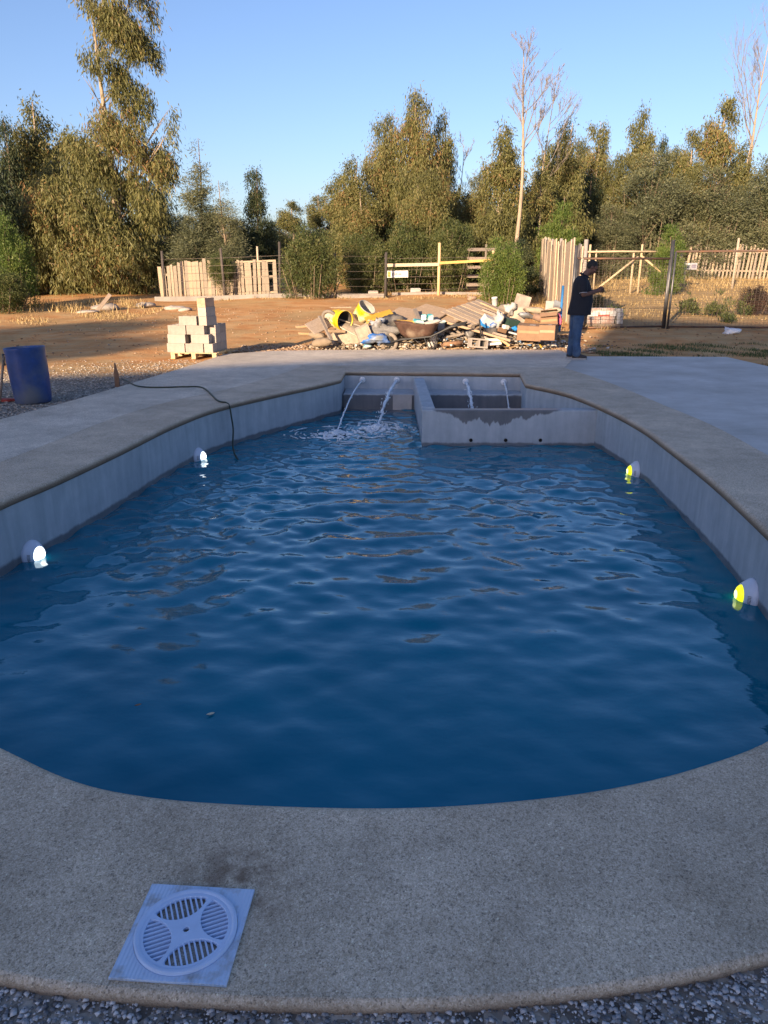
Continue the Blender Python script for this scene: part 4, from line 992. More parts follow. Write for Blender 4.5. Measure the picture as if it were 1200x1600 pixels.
# right slat fence
a, b_ = gx_(1070, 44.5), gx_(1262, 43.5)
slat_fence('slat_fence', 'long fence of thin leaning pale slats along the far side of the right field', a, b_, lambda t: 1.75 + .12*math.sin(t*17), .20, .11, M_SLAT, seed=12, lean=.05, rails=(.25, .85), gapf=lambda t: abs(t - .2) < .006 or abs(t - .43) < .006)
for u, v, v2, D, lab in ((1145, 372, 441, 36, 'tall pale post standing in the field near the right edge'), (1068, 408, 442, 36.5, 'short post carrying the small grey sign'), (1091, 376, 402, 45.5, 'whitish post sticking up above the right slat fence')):
    P = at(u, v2, D); z = tz(P.x, D); h = at(u, v, D).z - z; b = MB(); b.tube([(0, 0, -.2), (0, 0, h)], [.06, .055], 9); o = b.build('post', M_SLAT2); o.location = (P.x, D, z); tag(o, lab, 'post')
s2 = thing('sign', 'small grey printed panel hung beside the short post in the right field', 'sign', at(1079, 416, 36.3)); bar(s2, 'panel', (-.30, 0, 0), (.30, 0, 0), .29, .02, simple('panel_grey', (.33, .33, .36), .5, .1, bump=0)); bar(s2, 'print', (-.26, -.0125, -.01), (-.03, -.0125, -.01), .13, .003, simple('panel_print', (.08, .09, .10), .6, .1, bump=0)); bar(s2, 'print', (.05, -.0125, 0), (.26, -.0125, 0), .16, .003, simple('panel_print2', (.16, .15, .2), .6, .1, bump=0)); bar(s2, 'print', (-.26, -.0125, .10), (-.05, -.0125, .10), .03, .003, M_SIGN)
# mesh gates
def mesh_gate(lab, P, Q, top0, top1, D0, D1, wires_top=True):
    P, Q = Vector(P), Vector(Q); L = (Q - P).length; z0 = tz(P.x, P.y); ang = math.atan2(Q.y - P.y, Q.x - P.x)
    o = thing('mesh_gate', lab, 'gate', (P.x, P.y, z0), (0, 0, ang)); dz = tz(Q.x, Q.y) - z0
    b = MB(); b.tube([(0, 0, top0), (L, 0, top1)], .028, 8); b.build('top_rail', M_STEEL, o)
    b = MB(); b.tube([(0, 0, .06), (L, 0, .06 + dz)], .026, 8); b.build('bottom_rail', M_STEEL, o)
    b = MB(); b.tube([(0, 0, 0), (0, 0, top0)], .028, 8); b.build('side_rail', M_GALV, o)
    b = MB(); b.tube([(L, 0, dz), (L, 0, top1)], .028, 8); b.build('side_rail', M_GALV, o)
    b = MB(); n = int(L/.10)
    for i in range(1, n): x = L*i/n; b.tube([(x, .005, .06 + dz*i/n), (x, .005, top0 + (top1 - top0)*i/n)], .0026, 3, caps=False)
    for k in range(1, 34): z = .06 + (top0 - .06)*(k/34)**1.25; b.tube([(0, -.003, z), (L, -.003, z + dz*(1 - k/34))], .0026, 3, caps=False)
    w = b.build('mesh', M_WIRE, o); w['kind'] = 'stuff'; return o
g0 = Vector((at(899, 450, 20.1).x, 20.1)); g1 = Vector((at(1042, 450, 20.4).x, 20.4)); g2 = Vector((at(1050, 450, 20.3).x, 20.3)); g3 = Vector((14.4, 19.6))
t0 = at(950, 404, 20.2).z - tz(*g0); 
mesh_gate('steel framed wire mesh gate just behind the man', g0, g1, t0, t0, 20, 20)
mesh_gate('longer rusty topped wire mesh gate reaching the right edge', g2, g3, at(1100, 393, 20.2).z - tz(*g2), at(1180, 391, 20).z - tz(*g3), 20, 20)
for p, h, lab in ((g0 - Vector((.05, 0)), at(897, 392, 20.1).z + .06, 'dark steel gate post at the end of the slab timber fence'), (g1 + Vector((.035, .01)), at(1047, 385, 20.4).z + .06, 'taller dark steel post where the two mesh gates meet')):
    b = MB(); b.tube([(0, 0, -.15), (0, 0, h)], .045, 10); b.tube([(0, 0, h), (0, 0, h + .012)], .05, 10); o = b.build('gate_post', M_GALV); o.location = (p.x, p.y, tz(*p)); tag(o, lab, 'gate post')
# ================================================================ block stack, barrel, stake, hose
M_BLOCK = simple('concrete_block', (.33, .29, .255), .95, .16, 9, rand=.12, bump=.5)
M_PAL = wood('pallet_wood', (.55, .40, .21)); M_PAL2 = wood('grey_pallet_wood', (.32, .25, .185))
def block_mesh():
    b = MB(); L, W, H, t = .39, .19, .185, .032
    b.box((0, -W/2 + t/2, H/2), (L, t, H)); b.box((0, W/2 - t/2, H/2), (L, t, H))
    for x in (-L/2 + t/2, 0, L/2 - t/2): b.box((x, 0, H/2 - .0005), (t - (.0 if x == 0 else .002), W - 2*t, H - .003))
    me = b.mesh('concrete_block'); me.materials.append(M_BLOCK); return me
BM_ = block_mesh(); first_block = []
M_BLOCKD = simple('rusty_block', (.46, .30, .20), .95, .3, 5, rand=.05, bump=.5)
S0 = Vector((-3.62, 14.95, 0)); SR = R(-7); pz = tz(-3.6, 14.9) + .01
def pallet(name, lab, loc, rot, m, w=1.0, d=1.0, nb=7, group=None):
    o = thing(name, lab, 'pallet', loc, rot, group)
    for i in range(nb):
        b = MB(); b.box((0, 0, 0), (w, d/nb*.72, .02)); p = b.build('board', m, o); p.location = (0, -d/2 + d/nb*(i + .5), .125)
    for x in (-w/2 + .05, 0, w/2 - .05):
        b = MB(); b.box((0, 0, 0), (.09, d, .022)); p = b.build('stringer', m, o); p.location = (x, 0, .1035)
        for y in (-d/2 + .07, 0, d/2 - .07):
            b = MB(); b.box((0, 0, 0), (.09, .12, .075)); p = b.build('spacer', m, o); p.location = (x, y, .0545)
        b = MB(); b.box((0, 0, 0), (.09, d, .018)); p = b.build('bottom_board', m, o); p.location = (x, 0, .008)
    return o
pp = pallet('pallet', 'yellowish wooden pallet under the stack of concrete blocks', (S0.x, S0.y, pz), (0, 0, SR), M_PAL, 1.02, .95); pp.scale = (.9, .9, .9)
def blk(x, y, z, r, lab, m=None, tilt=0):
    M = Matrix.Rotation(SR, 4, 'Z'); p = M @ Vector((x*.9, y*.9, z*.9)); me = BM_
    if m: me = BM_.copy(); me.materials.clear(); me.materials.append(m)
    o = link(bpy.data.objects.new('concrete_block', me)); o.location = (S0.x + p.x, S0.y + p.y, pz + .124 + p.z); o.scale = (.9, .9, .9); o.rotation_euler = (tilt if r < 1 else 0, 0, SR + r + rnd.uniform(-.02, .02)); tag(o, lab, 'concrete block', 'concrete blocks stacked on the pallet')
gl = 'grey concrete block in the rear rows of the stack on the pallet'
fr = -.46 + .095
blk(-.38, fr, 0, 0, 'grey block at the bottom left of the stack front'); blk(.03, fr, 0, 0, 'grey block in the middle of the bottom front row'); blk(.345, fr + .10, 0, R(90), 'grey block set end-on at the bottom right corner of the stack')
blk(-.36, fr + .02, .187, 0, 'grey block on the left of the second row beside the dark gap'); blk(.16, fr + .02, .187, 0, 'grey block on the right of the second row beside the dark gap')
blk(-.34, fr + .03, .374, 0, 'grey block on the left of the third row'); blk(.07, fr + .03, .374, 0, 'grey block on the right of the third row')
blk(-.09, fr + .05, .561, 0, 'single grey block on the left of the fourth row'); blk(.30, fr + .10, .561, R(78), 'grey block end-on under the small tower on top of the stack')
blk(.29, fr + .10, .748, R(80), 'grey end-on block second from the top of the stack'); blk(.28, fr + .10, .935, R(82), 'reddish stained block crowning the top of the stack', M_BLOCKD)
for lay in range(3):
    for yy in range(1, 4):
        for xx in (-.37, .04):
            blk(xx + lay*.02, fr + .20*yy + .04, .187*lay, 0, gl)
        if lay < 3: blk(.35, fr + .20*yy + .12 if yy < 3 else fr + .62, .187*lay, R(90), gl) if yy != 2 else None
# barrel
bx = gp(44, 634); M_BAR = simple('blue_barrel', (.014, .052, .20), .45, .35, 3, dirt=(.10, .12, .16), bump=.1)
br = thing('plastic_barrel', 'open blue plastic barrel smeared with cement standing left of the deck', 'barrel', (bx.x - .02, bx.y + .22, bx.z + .0), (R(-1), R(-2.5), 0)); br.scale = (.93, .93, 1)
b = MB(); b.lathe([(.215, 0), (.235, .02), (.245, .10), (.255, .30), (.262, .45), (.258, .62), (.262, .66), (.268, .70), (.265, .715), (.252, .71), (.246, .62), (.245, .30), (.228, .05), (.05, .04)], 40); b.build('drum', M_BAR, br)
b = MB(); b.tube([(-.26, -.02, .62), (-.29, -.05, .64), (-.285, -.08, .55), (-.262, -.09, .5)], .012, 6); b.build('rope_loop', M_GALV, br)
b = MB(); P = bx + Vector((-.32, .12, 0)); b.tube([(P.x - .10, P.y, P.z + .02), (P.x + .02, P.y + .05, P.z + .60)], .016, 8); tag(b.build('wooden_stick', M_POST), 'dark stick leaning against the left side of the blue barrel', 'stick')
b = MB(); P = gp(4, 630); pl_ = [(-.32, -.1), (.05, -.06), (.14, 0), (.06, .05), (-.32, .1)]; b.prism(pl_, 0, .03, Matrix.Translation((P.x, P.y + .1, P.z + .005))); tag(b.build('red_board', simple('red_scrap', (.35, .05, .04), .7, .3, 8)), 'flat red scrap lying behind the foot of the blue barrel', 'scrap')
# stake
P = gp(183, 606); b = MB(); V = [(-.04, -.012, -.1), (.035, -.012, -.1), (.035, .012, -.1), (-.04, .012, -.1), (-.028, -.012, .24), (.03, -.012, .2), (.03, .012, .2), (-.028, .012, .24), (-.012, -.008, .36), (0, -.008, .355), (0, .008, .355), (-.012, .008, .36)]
b.add(V, [(3,2,1,0), (0,1,5,4), (1,2,6,5), (2,3,7,6), (3,0,4,7), (4,5,9,8), (5,6,10,9), (6,7,11,10), (7,4,8,11), (8,9,10,11)]); o = b.build('stake', wood('brown_stake', (.25, .13, .07))); o.location = P + Vector((0, .03, 0)); tag(o, 'pointed brown wooden stake driven in beside the left edge of the deck', 'stake')
# hose
hp = [gp(192, 601), gp(200, 604), gp(214, 611), gp(235, 613.5), gp(262, 614), gp(290, 613.5), gp(318, 614.5)]
pts = [Vector((p.x, p.y, .006 + .0)) for p in hp]
e0 = at(336, 622, 9.62); pts += [Vector((-2.12, 9.42, .012)), Vector((-1.98, 9.28, .006)), Vector((-1.93, 9.22, -.03)), Vector((-1.90, 9.15, -.14)), Vector((-1.86, 9.02, -.28)), Vector((-1.82, 8.75, -.44)), Vector((-1.74, 8.55, -.53)), Vector((-1.6, 8.4, -.62))]
sp = catmull([tuple(p) for p in pts], 6, False); b = MB(); b.tube(sp, .0105, 8); tag(b.build('hose', simple('green_black_hose', (.02, .035, .022), .45, .4, 20)), 'thin dark green hose crossing the left deck and hanging into the pool', 'hose')
# white wrapped stack behind the man
P = Vector((at(908, 500, 20.9).x + .1, 20.9)); st = thing('wrapped_stack', 'film-wrapped pallet load of white cartons beside the man at the mesh gate', 'wrapped stack', (P.x, P.y, tz(*P)), (0, 0, R(4))); q = random.Random(4)
M_FILM = simple('stretch_film', (.55, .55, .54), .25, .25, 12, bump=.8, dirt=(.30, .27, .25)); M_CART = simple('white_carton', (.42, .41, .39), .7, .2, 6, dirt=(.36, .24, .20)); M_REDP = simple('red_print', (.35, .10, .08), .7, .2, bump=0)
for k in range(4):
    for c in range(2):
        b = MB(); b.box((0, 0, 0), (.36, .3, .098), bev=.008); p = b.build('carton', M_CART, st); p.location = (.2 + c*.385 + q.uniform(-.01, .01), q.uniform(-.01, .01), .14 + k*.102)
for k in range(4):
    b = MB(); b.box((0, 0, 0), (.17, .3, .098), bev=.008); p = b.build('carton', M_FILM, st); p.location = (.92 + q.uniform(-.015, .015), .02, .13 + k*.10)
b = MB(); b.box((.42, -.157, .36), (.79, .006, .14)); b.build('film_sheet', M_FILM, st)
bar(st, 'print', (.30, -.163, .30), (.62, -.163, .31), .05, .003, M_REDP); bar(st, 'print', (.06, -.163, .24), (.2, -.163, .24), .07, .003, dk)
for k in range(3): bar(st, 'runner', (0, -.12 + k*.13, .045), (1.02, -.12 + k*.13, .045), .08, .05, M_POST)
# white bag at right
def blob(name, lab, cat, P, r, m, seed, jit=.3, rot=None, parent=None, n=14, mm=9):
    b = MB(); b.ell((0, 0, 0), r, n, mm, rot, jit*.35, seed)
    q = random.Random(seed); ph = [q.uniform(0, 6) for _ in range(6)]
    b.v = [tuple(Vector(v)*(1 + jit*.5*math.sin(v[0]/max(r[0], .01)*3 + ph[0])*math.sin(v[2]/max(r[2], .01)*3 + ph[1]) + jit*.3*math.sin(v[1]/max(r[1], .01)*5 + ph[2]))) for v in b.v]
    o = b.build(name, m, parent); o.location = P
    if lab: tag(o, lab, cat)
    return o
M_WB = simple('white_plastic_film', (.68, .68, .70), .4, .1, 8, bump=.5); P = gp(1142, 522); blob('plastic_bag', 'crumpled white plastic bag lying on the dirt before the right mesh gate', 'plastic bag', P + Vector((0, 0, .07)), (.22, .14, .09), M_WB, 5, .6)
# bits under the left trees
for i, (u, v, D_, s, lab, m, kind, cat) in enumerate([(165, 484, 0, (.5, .3, .13), 'pale concrete lump under the huge eucalyptus', M_BLOCK, 'concrete_lump', 'concrete'), (228, 480, 0, (.35, .3, .12), 'small pale stone right of the eucalyptus foot', M_BLOCK, 'stone', 'stone'), (275, 484, 0, (.38, .25, .09), 'grey cement bag lying left of the block stack', M_BLOCK, 'cement_bag', 'bag'), (289, 486, 0, (.25, .2, .08), 'small grey bag touching the cement bag left of the block stack', M_BLOCK, 'cement_bag', 'bag'), (136, 489, 0, (.4, .2, .06), 'long flat pale slab at the foot of the huge eucalyptus', M_BLOCK, 'stone_slab', 'stone')]):
    P = gp(u, v); blob(kind, lab, cat, P + Vector((0, 0, s[2]*.5)), s, m, 30 + i, .3)
bk = gp(152, 488); b = MB(); b.box((0, 0, .2), (.9, .05, .12), (0, R(-48), .1)); o = b.build('plank', M_POST); o.location = bk + Vector((.2, 0, .05)); tag(o, 'grey board propped up at the foot of the huge eucalyptus', 'plank')
P = gp(649, 460); b = MB(); b.box((0, 0, .12), (.42, .25, .26), bev=.02); o = b.build('white_box', M_CART); o.location = P; tag(o, 'pale block on the kerb left of the dark sign post', 'block') if False else tag(o, 'pale box lying at the foot of the middle rail fence', 'box')
P = gp(583, 463); b = MB(); b.box((0, 0, .12), (.40, .2, .2), bev=.02); o = b.build('concrete_lump', M_BLOCK); o.location = P; tag(o, 'pale block on the kerb left of the dark sign post', 'block')
# ---- loose stones
def stones(name, spots, smin, smax, mat, lab, seed, cat='gravel', flat=.6):
    g = np.random.default_rng(seed); n = len(spots)
    base = np.array([(1,0,0),(-.5,.87,0),(-.5,-.87,0),(.5,.5,.75),(-.6,.2,.7),(.1,-.7,.72),(.2,.1,-.8)]); F0 = np.array([(0,3,5),(0,1,3),(1,4,3),(1,2,4),(2,5,4),(2,0,5),(3,4,5),(0,6,1),(1,6,2),(2,6,0)])
    s = smin + (smax - smin)*g.random(n)**2.5; a = g.uniform(0, 6.28, n); V = base[None]*(1 + g.normal(0, .16, (n, 7, 3))); c, si = np.cos(a)[:, None], np.sin(a)[:, None]
    x = V[:, :, 0]*c - V[:, :, 1]*si; y = V[:, :, 0]*si + V[:, :, 1]*c; z = V[:, :, 2]*flat
    V = np.stack([x, y, z], 2)*s[:, None, None]; V[:, :, :2] += spots[:, None, :2]; V[:, :, 2] += spots[:, None, 2] + (s*.3)[:, None]
    F = (F0[None] + (np.arange(n)*7)[:, None, None]).reshape(-1, 3)
    o = np_mesh(name, V.reshape(-1, 3), F, mat, None, np.repeat(g.random(n), 10)); return tag(o, lab, cat, kind='stuff')
def m_stone(name, stops):
    t = NT(name); a = t.n('ShaderNodeAttribute', attribute_name='tint').outputs['Fac']; t.color(t.ramp(a, stops)); t.set(.9, 0, .2); t.bump(t.noise(t.pos(), 90, 3), .3, .003); return t.m
M_GRAV = m_stone('gravel_stone', [(0, (.11, .115, .125)), (.35, (.30, .30, .31)), (.7, (.46, .45, .45)), (1, (.72, .70, .68))])
M_RUB = m_stone('rubble_stone', [(0, (.24, .14, .08)), (.6, (.34, .225, .14)), (1, (.44, .36, .28))])
def spots(x0, x1, y0, y1, n, seed, f=None):
    g = np.random.default_rng(seed); x = g.uniform(x0, x1, n); y = g.uniform(y0, y1, n)
    if f is not None: k = f(x, y, g); x, y = x[k], y[k]
    return np.stack([x, y, terrain(x, y)], 1)
OUTP = np.array([(p.x + .0, p.y) for p in band_out] )
DECKP = np.array(left_in + out_left); 
def off_deck(x, y, g): return ~inside(x, y, OUTP) & ~inside(x, y, DECKP)
gn = spots(-1.3, 1.3, .7, 1.62, 30000, 21, off_deck); stones('gravel', gn, .003, .010, M_GRAV, 'coarse grey gravel in front of the near deck edge', 22)
M_GRAVP = m_stone('yard_gravel', [(0, (.16, .14, .12)), (.4, (.30, .27, .235)), (.8, (.44, .40, .35)), (1, (.58, .54, .48))])
gn = spots(-8.5, -3.2, 7.0, 14.5, 30000, 23, lambda x, y, g: off_deck(x, y, g) & (g.random(len(x)) < np.clip(1.5 - (y - 10)*.28 - (-3.9 - x)*.18, .05, 1))); stones('gravel', gn, .006, .020, M_GRAVP, 'grey gravel strip around the barrel beside the left deck', 24)
gn = spots(-3.2, 4.6, 15.75, 17.4, 9000, 25, lambda x, y, g: off_deck(x, y, g)); stones('rubble', gn, .008, .045, M_RUB, 'broken stones and crumbs along the far deck edge', 26, 'rubble')
gn = spots(-9, 12, 15, 27, 3500, 27, off_deck); stones('rubble', gn, .006, .035, M_RUB, 'scattered small stones on the levelled dirt', 28, 'rubble')
# ================================================================ the heap of building rubbish
M_SOIL = simple('rubble_soil', (.42, .31, .21), .95, .35, 6, bump=1.0)
def heap(name, lab, blobs, m, cat='heap', res=.06, kind='stuff'):
    x0 = min(b[0] - b[2]*1.6 for b in blobs); x1 = max(b[0] + b[2]*1.6 for b in blobs); y0 = min(b[1] - b[3]*1.6 for b in blobs); y1 = max(b[1] + b[3]*1.6 for b in blobs)
    xs_ = np.arange(x0, x1, res); ys_ = np.arange(y0, y1, res); X, Y = np.meshgrid(xs_, ys_); Z = np.zeros_like(X)
    for (cx, cy, rx, ry, h) in blobs: Z = np.maximum(Z, h*np.exp(-((X-cx)/rx)**2 - ((Y-cy)/ry)**2))
    g = np.random.default_rng(3); Z = Z*(1 + .35*g.normal(size=Z.shape)*.5) + .10*Z*np.sin(X*11)*np.sin(Y*13)
    Z = np.where(Z < .03, -.05, Z) + terrain(X, Y); V = np.stack([X.ravel(), Y.ravel(), Z.ravel()], 1); nx = len(xs_); ny = len(ys_)
    ii, jj = np.meshgrid(np.arange(nx-1), np.arange(ny-1)); a = (jj*nx + ii).ravel(); o = np_mesh(name, V, np.stack([a, a+1, a+nx+1, a+nx], 1), m); tag(o, lab, cat, kind=kind); return o
heap('rubble_heap', 'sandy mound of earth and rubble under the building rubbish', [(-.3, 17.2, .9, .45, .34), (.55, 17.1, .8, .5, .42), (1.5, 17.6, .9, .6, .50), (2.4, 17.5, .8, .5, .42), (3.1, 17.2, .6, .4, .26), (.15, 16.6, .35, .25, .33), (.75, 17.0, .3, .25, .3)], M_SOIL)
g = np.random.default_rng(6)
def hstone(cx, cy, rx, ry, zt, n, s0_, s1_, m, lab, seed):
    g = np.random.default_rng(seed); x = g.normal(cx, rx, n); y = g.normal(cy, ry, n); z = terrain(x, y) + zt*np.exp(-((x-cx)/(rx*1.6))**2 - ((y-cy)/(ry*1.6))**2)
    stones('rubble', np.stack([x, y, z], 1), s0_, s1_, m, lab, seed, 'rubble', .7)
M_RUB2 = m_stone('pale_rubble', [(0, (.18, .14, .10)), (.5, (.30, .25, .19)), (1, (.46, .41, .35))])
hstone(.12, 16.5, .28, .18, .30, 900, .015, .07, M_RUB2, 'pale lumps of broken mortar left of the upright wheelbarrow', 31)
hstone(1.05, 18.4, .7, .35, .30, 900, .02, .09, M_RUB2, 'pale broken stones along the back of the heap', 32)
hstone(2.6, 18.2, 1.0, .45, .22, 900, .02, .07, m_stone('dark_scrap', [(0, (.12, .07, .04)), (.6, (.30, .16, .09)), (1, (.5, .40, .30))]), 'brown clods and twigs behind the tilted pallet', 33)
hstone(2.2, 17.0, 1.1, .5, .30, 1300, .012, .06, m_stone('mixed_scrap', [(0, (.06, .06, .065)), (.4, (.24, .21, .19)), (.7, (.50, .46, .42)), (1, (.72, .70, .68))]), 'small mixed scraps between the things of the rubbish heap', 34)
hstone(-.6, 16.6, .5, .25, .12, 500, .012, .05, M_RUB2, 'crumbs of mortar under the upturned wheelbarrow', 35)
GH = None
W_TAN = wood('tan_timber', (.38, .26, .15)); W_PLY = wood('pale_plywood', (.34, .25, .17), rand=.08); W_GREY = wood('weathered_timber', (.26, .21, .17)); W_YEL = wood('yellow_formwork', (.44, .27, .05), rand=.06)
M_CARD = simple('cardboard', (.23, .14, .085), .9, .12, 6, rand=.1); M_CARDIN = simple('cardboard_inside', (.30, .19, .11), .95, .15, 6)
def plank(u0, v0, D0, u1, v1, D1, w, t, m, lab, kind='plank', roll=0, cat='plank'):
    P, Q = at(u0, v0, D0), at(u1, v1, D1); d = Q - P; M = d.to_track_quat('X', 'Z').to_matrix() @ Matrix.Rotation(roll, 3, 'X'); b = MB(); b.box((0, 0, 0), (d.length, w, t), bev=min(t, w)*.12); o = b.build(kind, m)
    o.location = (P + Q)/2; o.rotation_euler = M.to_euler(); return tag(o, lab, cat)
def bx_(u, v, D, size, rot, m, lab, kind, cat=None, bev=.01):
    b = MB(); b.box((0, 0, 0), size, bev=bev); o = b.build(kind, m); o.location = at(u, v, D); o.rotation_euler = tuple(R(k) for k in rot); return tag(o, lab, cat or kind.replace('_', ' '))
def lump(u, v, D, r, m, lab, kind, seed, jit=.35, cat=None, rot=None): return blob(kind, lab, cat or kind.replace('_', ' '), at(u, v, D), r, m, seed, jit, rot, n=18, mm=12)
# left planks
plank(463, 511, 16.7, 503, 507, 16.9, .16, .05, W_TAN, 'top of two tan boards sticking out at the left end of the heap')
plank(467, 521, 16.5, 507, 522, 16.7, .12, .05, W_TAN, 'lower of two tan boards sticking out at the left end of the heap')
plank(484, 515, 16.4, 523, 496, 16.9, .34, .03, W_GREY, 'wide greyish-pink board slanting up toward the yellow tub', roll=R(40))
plank(499, 494, 16.5, 518, 532, 16.15, .07, .04, W_GREY, 'narrow grey board leaning across the left end of the heap')
plank(512, 517, 16.3, 538, 518, 16.5, .10, .06, W_TAN, 'short tan board under the yellow tub')
plank(517, 480.5, 17.1, 549, 480, 17.1, .07, .02, W_PLY, 'thin pale lath lying across the top of the yellow tub')
M_PAPER = simple('cement_paper', (.28, .215, .15), .9, .15, 8, bump=.4)
def sack(u, v, D, s, rot, m, lab, seed, kind='cement_bag', cat='bag'):
    q = random.Random(seed); b = MB(); rr = []; n = 16
    for i in range(9):
        t = i/8; x = (t - .5)*s[0]; k = math.sin(math.pi*min(max(t, .04), .96))**.35; ring = []
        for j in range(n):
            w = 2*math.pi*j/n; c, si = math.cos(w), math.sin(w); sq = (abs(c)**.6)*(1 if c > 0 else -1); ring.append((x + .02*q.uniform(-1, 1), sq*s[1]/2*(.72 + .28*k), si*s[2]/2*k*(1 + .12*math.sin(w*3 + i + seed)) + .01*q.uniform(-1, 1)))
        rr.append(ring)
    b.rings(rr); o = b.build(kind, m); o.location = at(u, v, D); o.rotation_euler = tuple(R(k) for k in rot); return tag(o, lab, cat)
sack(503, 535, 16.2, (.40, .30, .20), (0, -8, 10), M_PAPER, 'full tan cement bag at the bottom left corner of the heap', 1)
sack(496, 524, 16.45, (.34, .26, .16), (0, 10, -20), M_PAPER, 'slack tan cement bag leaning under the two protruding boards', 2)
# cut-open yellow tubs
M_YT = simple('yellow_tub', (.60, .38, .01), .45, .2, 4, dirt=(.80, .68, .40), rand=.02); M_INNER = simple('tub_inside', (.05, .045, .04), .8, .4, 5); M_INNER2 = simple('tub_grey_inside', (.30, .28, .25), .85, .4, 6)
def tub(u, v, D, axis, r, L, lab, minside, rim=None):
    o = thing('plastic_tub', lab, 'tub', at(u, v, D)); M = Vector(axis).to_track_quat('Z', 'Y').to_matrix().to_4x4(); o.rotation_euler = M.to_euler()
    b = MB(); b.lathe([(r*.80, -L/2), (r*.93, -L/2 + .02), (r*.95, -L*.2), (r*.98, -L*.17), (r*.98, -L*.1), (r*.96, -L*.07), (r*.99, L*.25), (r*1.02, L*.28), (r*1.02, L*.33), (r, L*.36), (r*1.0, L/2)], 36, cap1=False); b.build('shell', M_YT, o)
    b = MB(); b.lathe([(r*.985, L/2), (r*.95, L*.3), (r*.90, -L*.4), (r*.2, -L*.44)], 36, cap0=False); b.build('lining', minside, o)
    b = MB(); b.lathe([(r*1.0, L/2 - .015), (r*1.03, L/2 - .01), (r*1.03, L/2 + .008), (r*.97, L/2 + .008), (r*.97, L/2 - .02)], 36, cap0=False, cap1=False); b.build('rim', rim or M_YT, o); return o
tub(531, 499, 16.75, (.66, -.74, -.12), .215, .36, 'yellow plastic tub lying on its side with its dark inside showing', M_INNER)
tub(568, 488, 17.1, (.52, -.45, .72), .20, .33, 'yellow plastic tub tilted up with a cement-crusted grey inside', M_INNER2, M_INNER2)
# wheelbarrows
M_CRUST = simple('cement_crust', (.33, .275, .21), .95, .25, 9, bump=1.2); M_TUBE = simple('crusted_tube', (.40, .34, .26), .8, .3, 9); M_TYRE = simple('dusty_tyre', (.20, .17, .14), .9, .3, 8); M_RUST = simple('rusty_tray', (.075, .04, .028), .8, .45, 6, dirt=(.20, .15, .11)); M_BLKT = simple('black_tube', (.03, .03, .03), .5, .2)
def wheelbarrow(lab, loc, rot, m_tray, m_tube, m_tyre, group):
    o = thing('wheelbarrow', lab, 'wheelbarrow', loc, rot, group); b = MB(); rr = []; n = 28       # x forward (wheel), z up
    for (a, c, z, xo) in ((.26, .18, .22, .02), (.34, .235, .30, .03), (.43, .30, .44, .05), (.45, .315, .455, .05), (.44, .305, .45, .05), (.33, .22, .31, .03), (.25, .17, .235, .02)):
        ring = []
        for k in range(n):
            w = 2*math.pi*k/n; cx = math.copysign(abs(math.cos(w))**.55, math.cos(w)); cy = math.copysign(abs(math.sin(w))**.6, math.sin(w)); ring.append((xo + a*cx, c*cy*(1 - .18*(cx > 0)*cx), z + .06*max(0, cx)*(z > .4)))
        rr.append(ring)
    b.rings(rr); b.build('tray', m_tray, o)
    for s in (-1, 1):
        b = MB(); b.tube([(.60, s*.05, .14), (.35, s*.12, .19), (-.25, s*.22, .24), (-.65, s*.27, .40), (-.92, s*.28, .44)], .017, 7); b.build('handle', m_tube, o)
        b = MB(); b.tube([(-.12, s*.20, .23), (-.22, s*.21, .02), (-.30, s*.21, .0), (-.36, s*.22, .26)], .014, 6); b.build('leg', m_tube, o)
    b = MB(); b.tube([(-.26, -.21, .02), (-.26, .21, .02)], .012, 6); b.build('cross_bar', m_tube, o)
    wh = MB(); rg = []
    for k in range(24):
        w = 2*math.pi*k/24; rg.append([(.60 + (.145 + .038*math.cos(p))*math.cos(w), .038*math.sin(p), .14 + (.145 + .038*math.cos(p))*math.sin(w)) for p in [2*math.pi*j/8 for j in range(8)]])
    wh.rings(rg, closed=True); w_ = wh.build('wheel', m_tyre, o); b = MB(); b.lathe([(.11, -.012), (.11, .012)], 20, Matrix.Translation((.60, 0, .14)) @ Matrix.Rotation(R(90), 4, 'X')); b.lathe([(.02, -.06), (.02, .06)], 10, Matrix.Translation((.60, 0, .14)) @ Matrix.Rotation(R(90), 4, 'X')); b.build('hub', m_tube, w_)
    return o
GW = 'wheelbarrows on the rubbish heap'
P = at(651, 520, 16.15); w1 = wheelbarrow('rusty wheelbarrow standing upright in front of the heap', (P.x + .06, 16.05, tz(P.x, 16.1) + .03), (0, R(2), R(170)), M_RUST, M_BLKT, M_TYRE, GW); w1.scale = (1.08, 1.08, 1.2)
P = at(548, 512, 16.4); wheelbarrow('cement-crusted wheelbarrow tipped upside down with frame and wheel exposed', (P.x + .12, 16.55, P.z + .13), (R(152), R(-18), R(172)), M_CRUST, M_TUBE, M_TYRE, GW)
# crusted bucket on the frame
o = thing('mortar_box', 'grey crusted square mortar box tipped against the upturned wheelbarrow', 'mortar box', at(568, 521, 16.15), (R(-8), R(-22), R(8))); b = MB(); b.box((0, 0, 0), (.30, .22, .34), bev=.03); b.build('body', simple('crusted_grey', (.27, .235, .19), .9, .3, 8, bump=.8), o); b = MB(); b.box((0, -.114, .02), (.20, .008, .20), bev=.003); b.build('panel', M_CRUST, o)
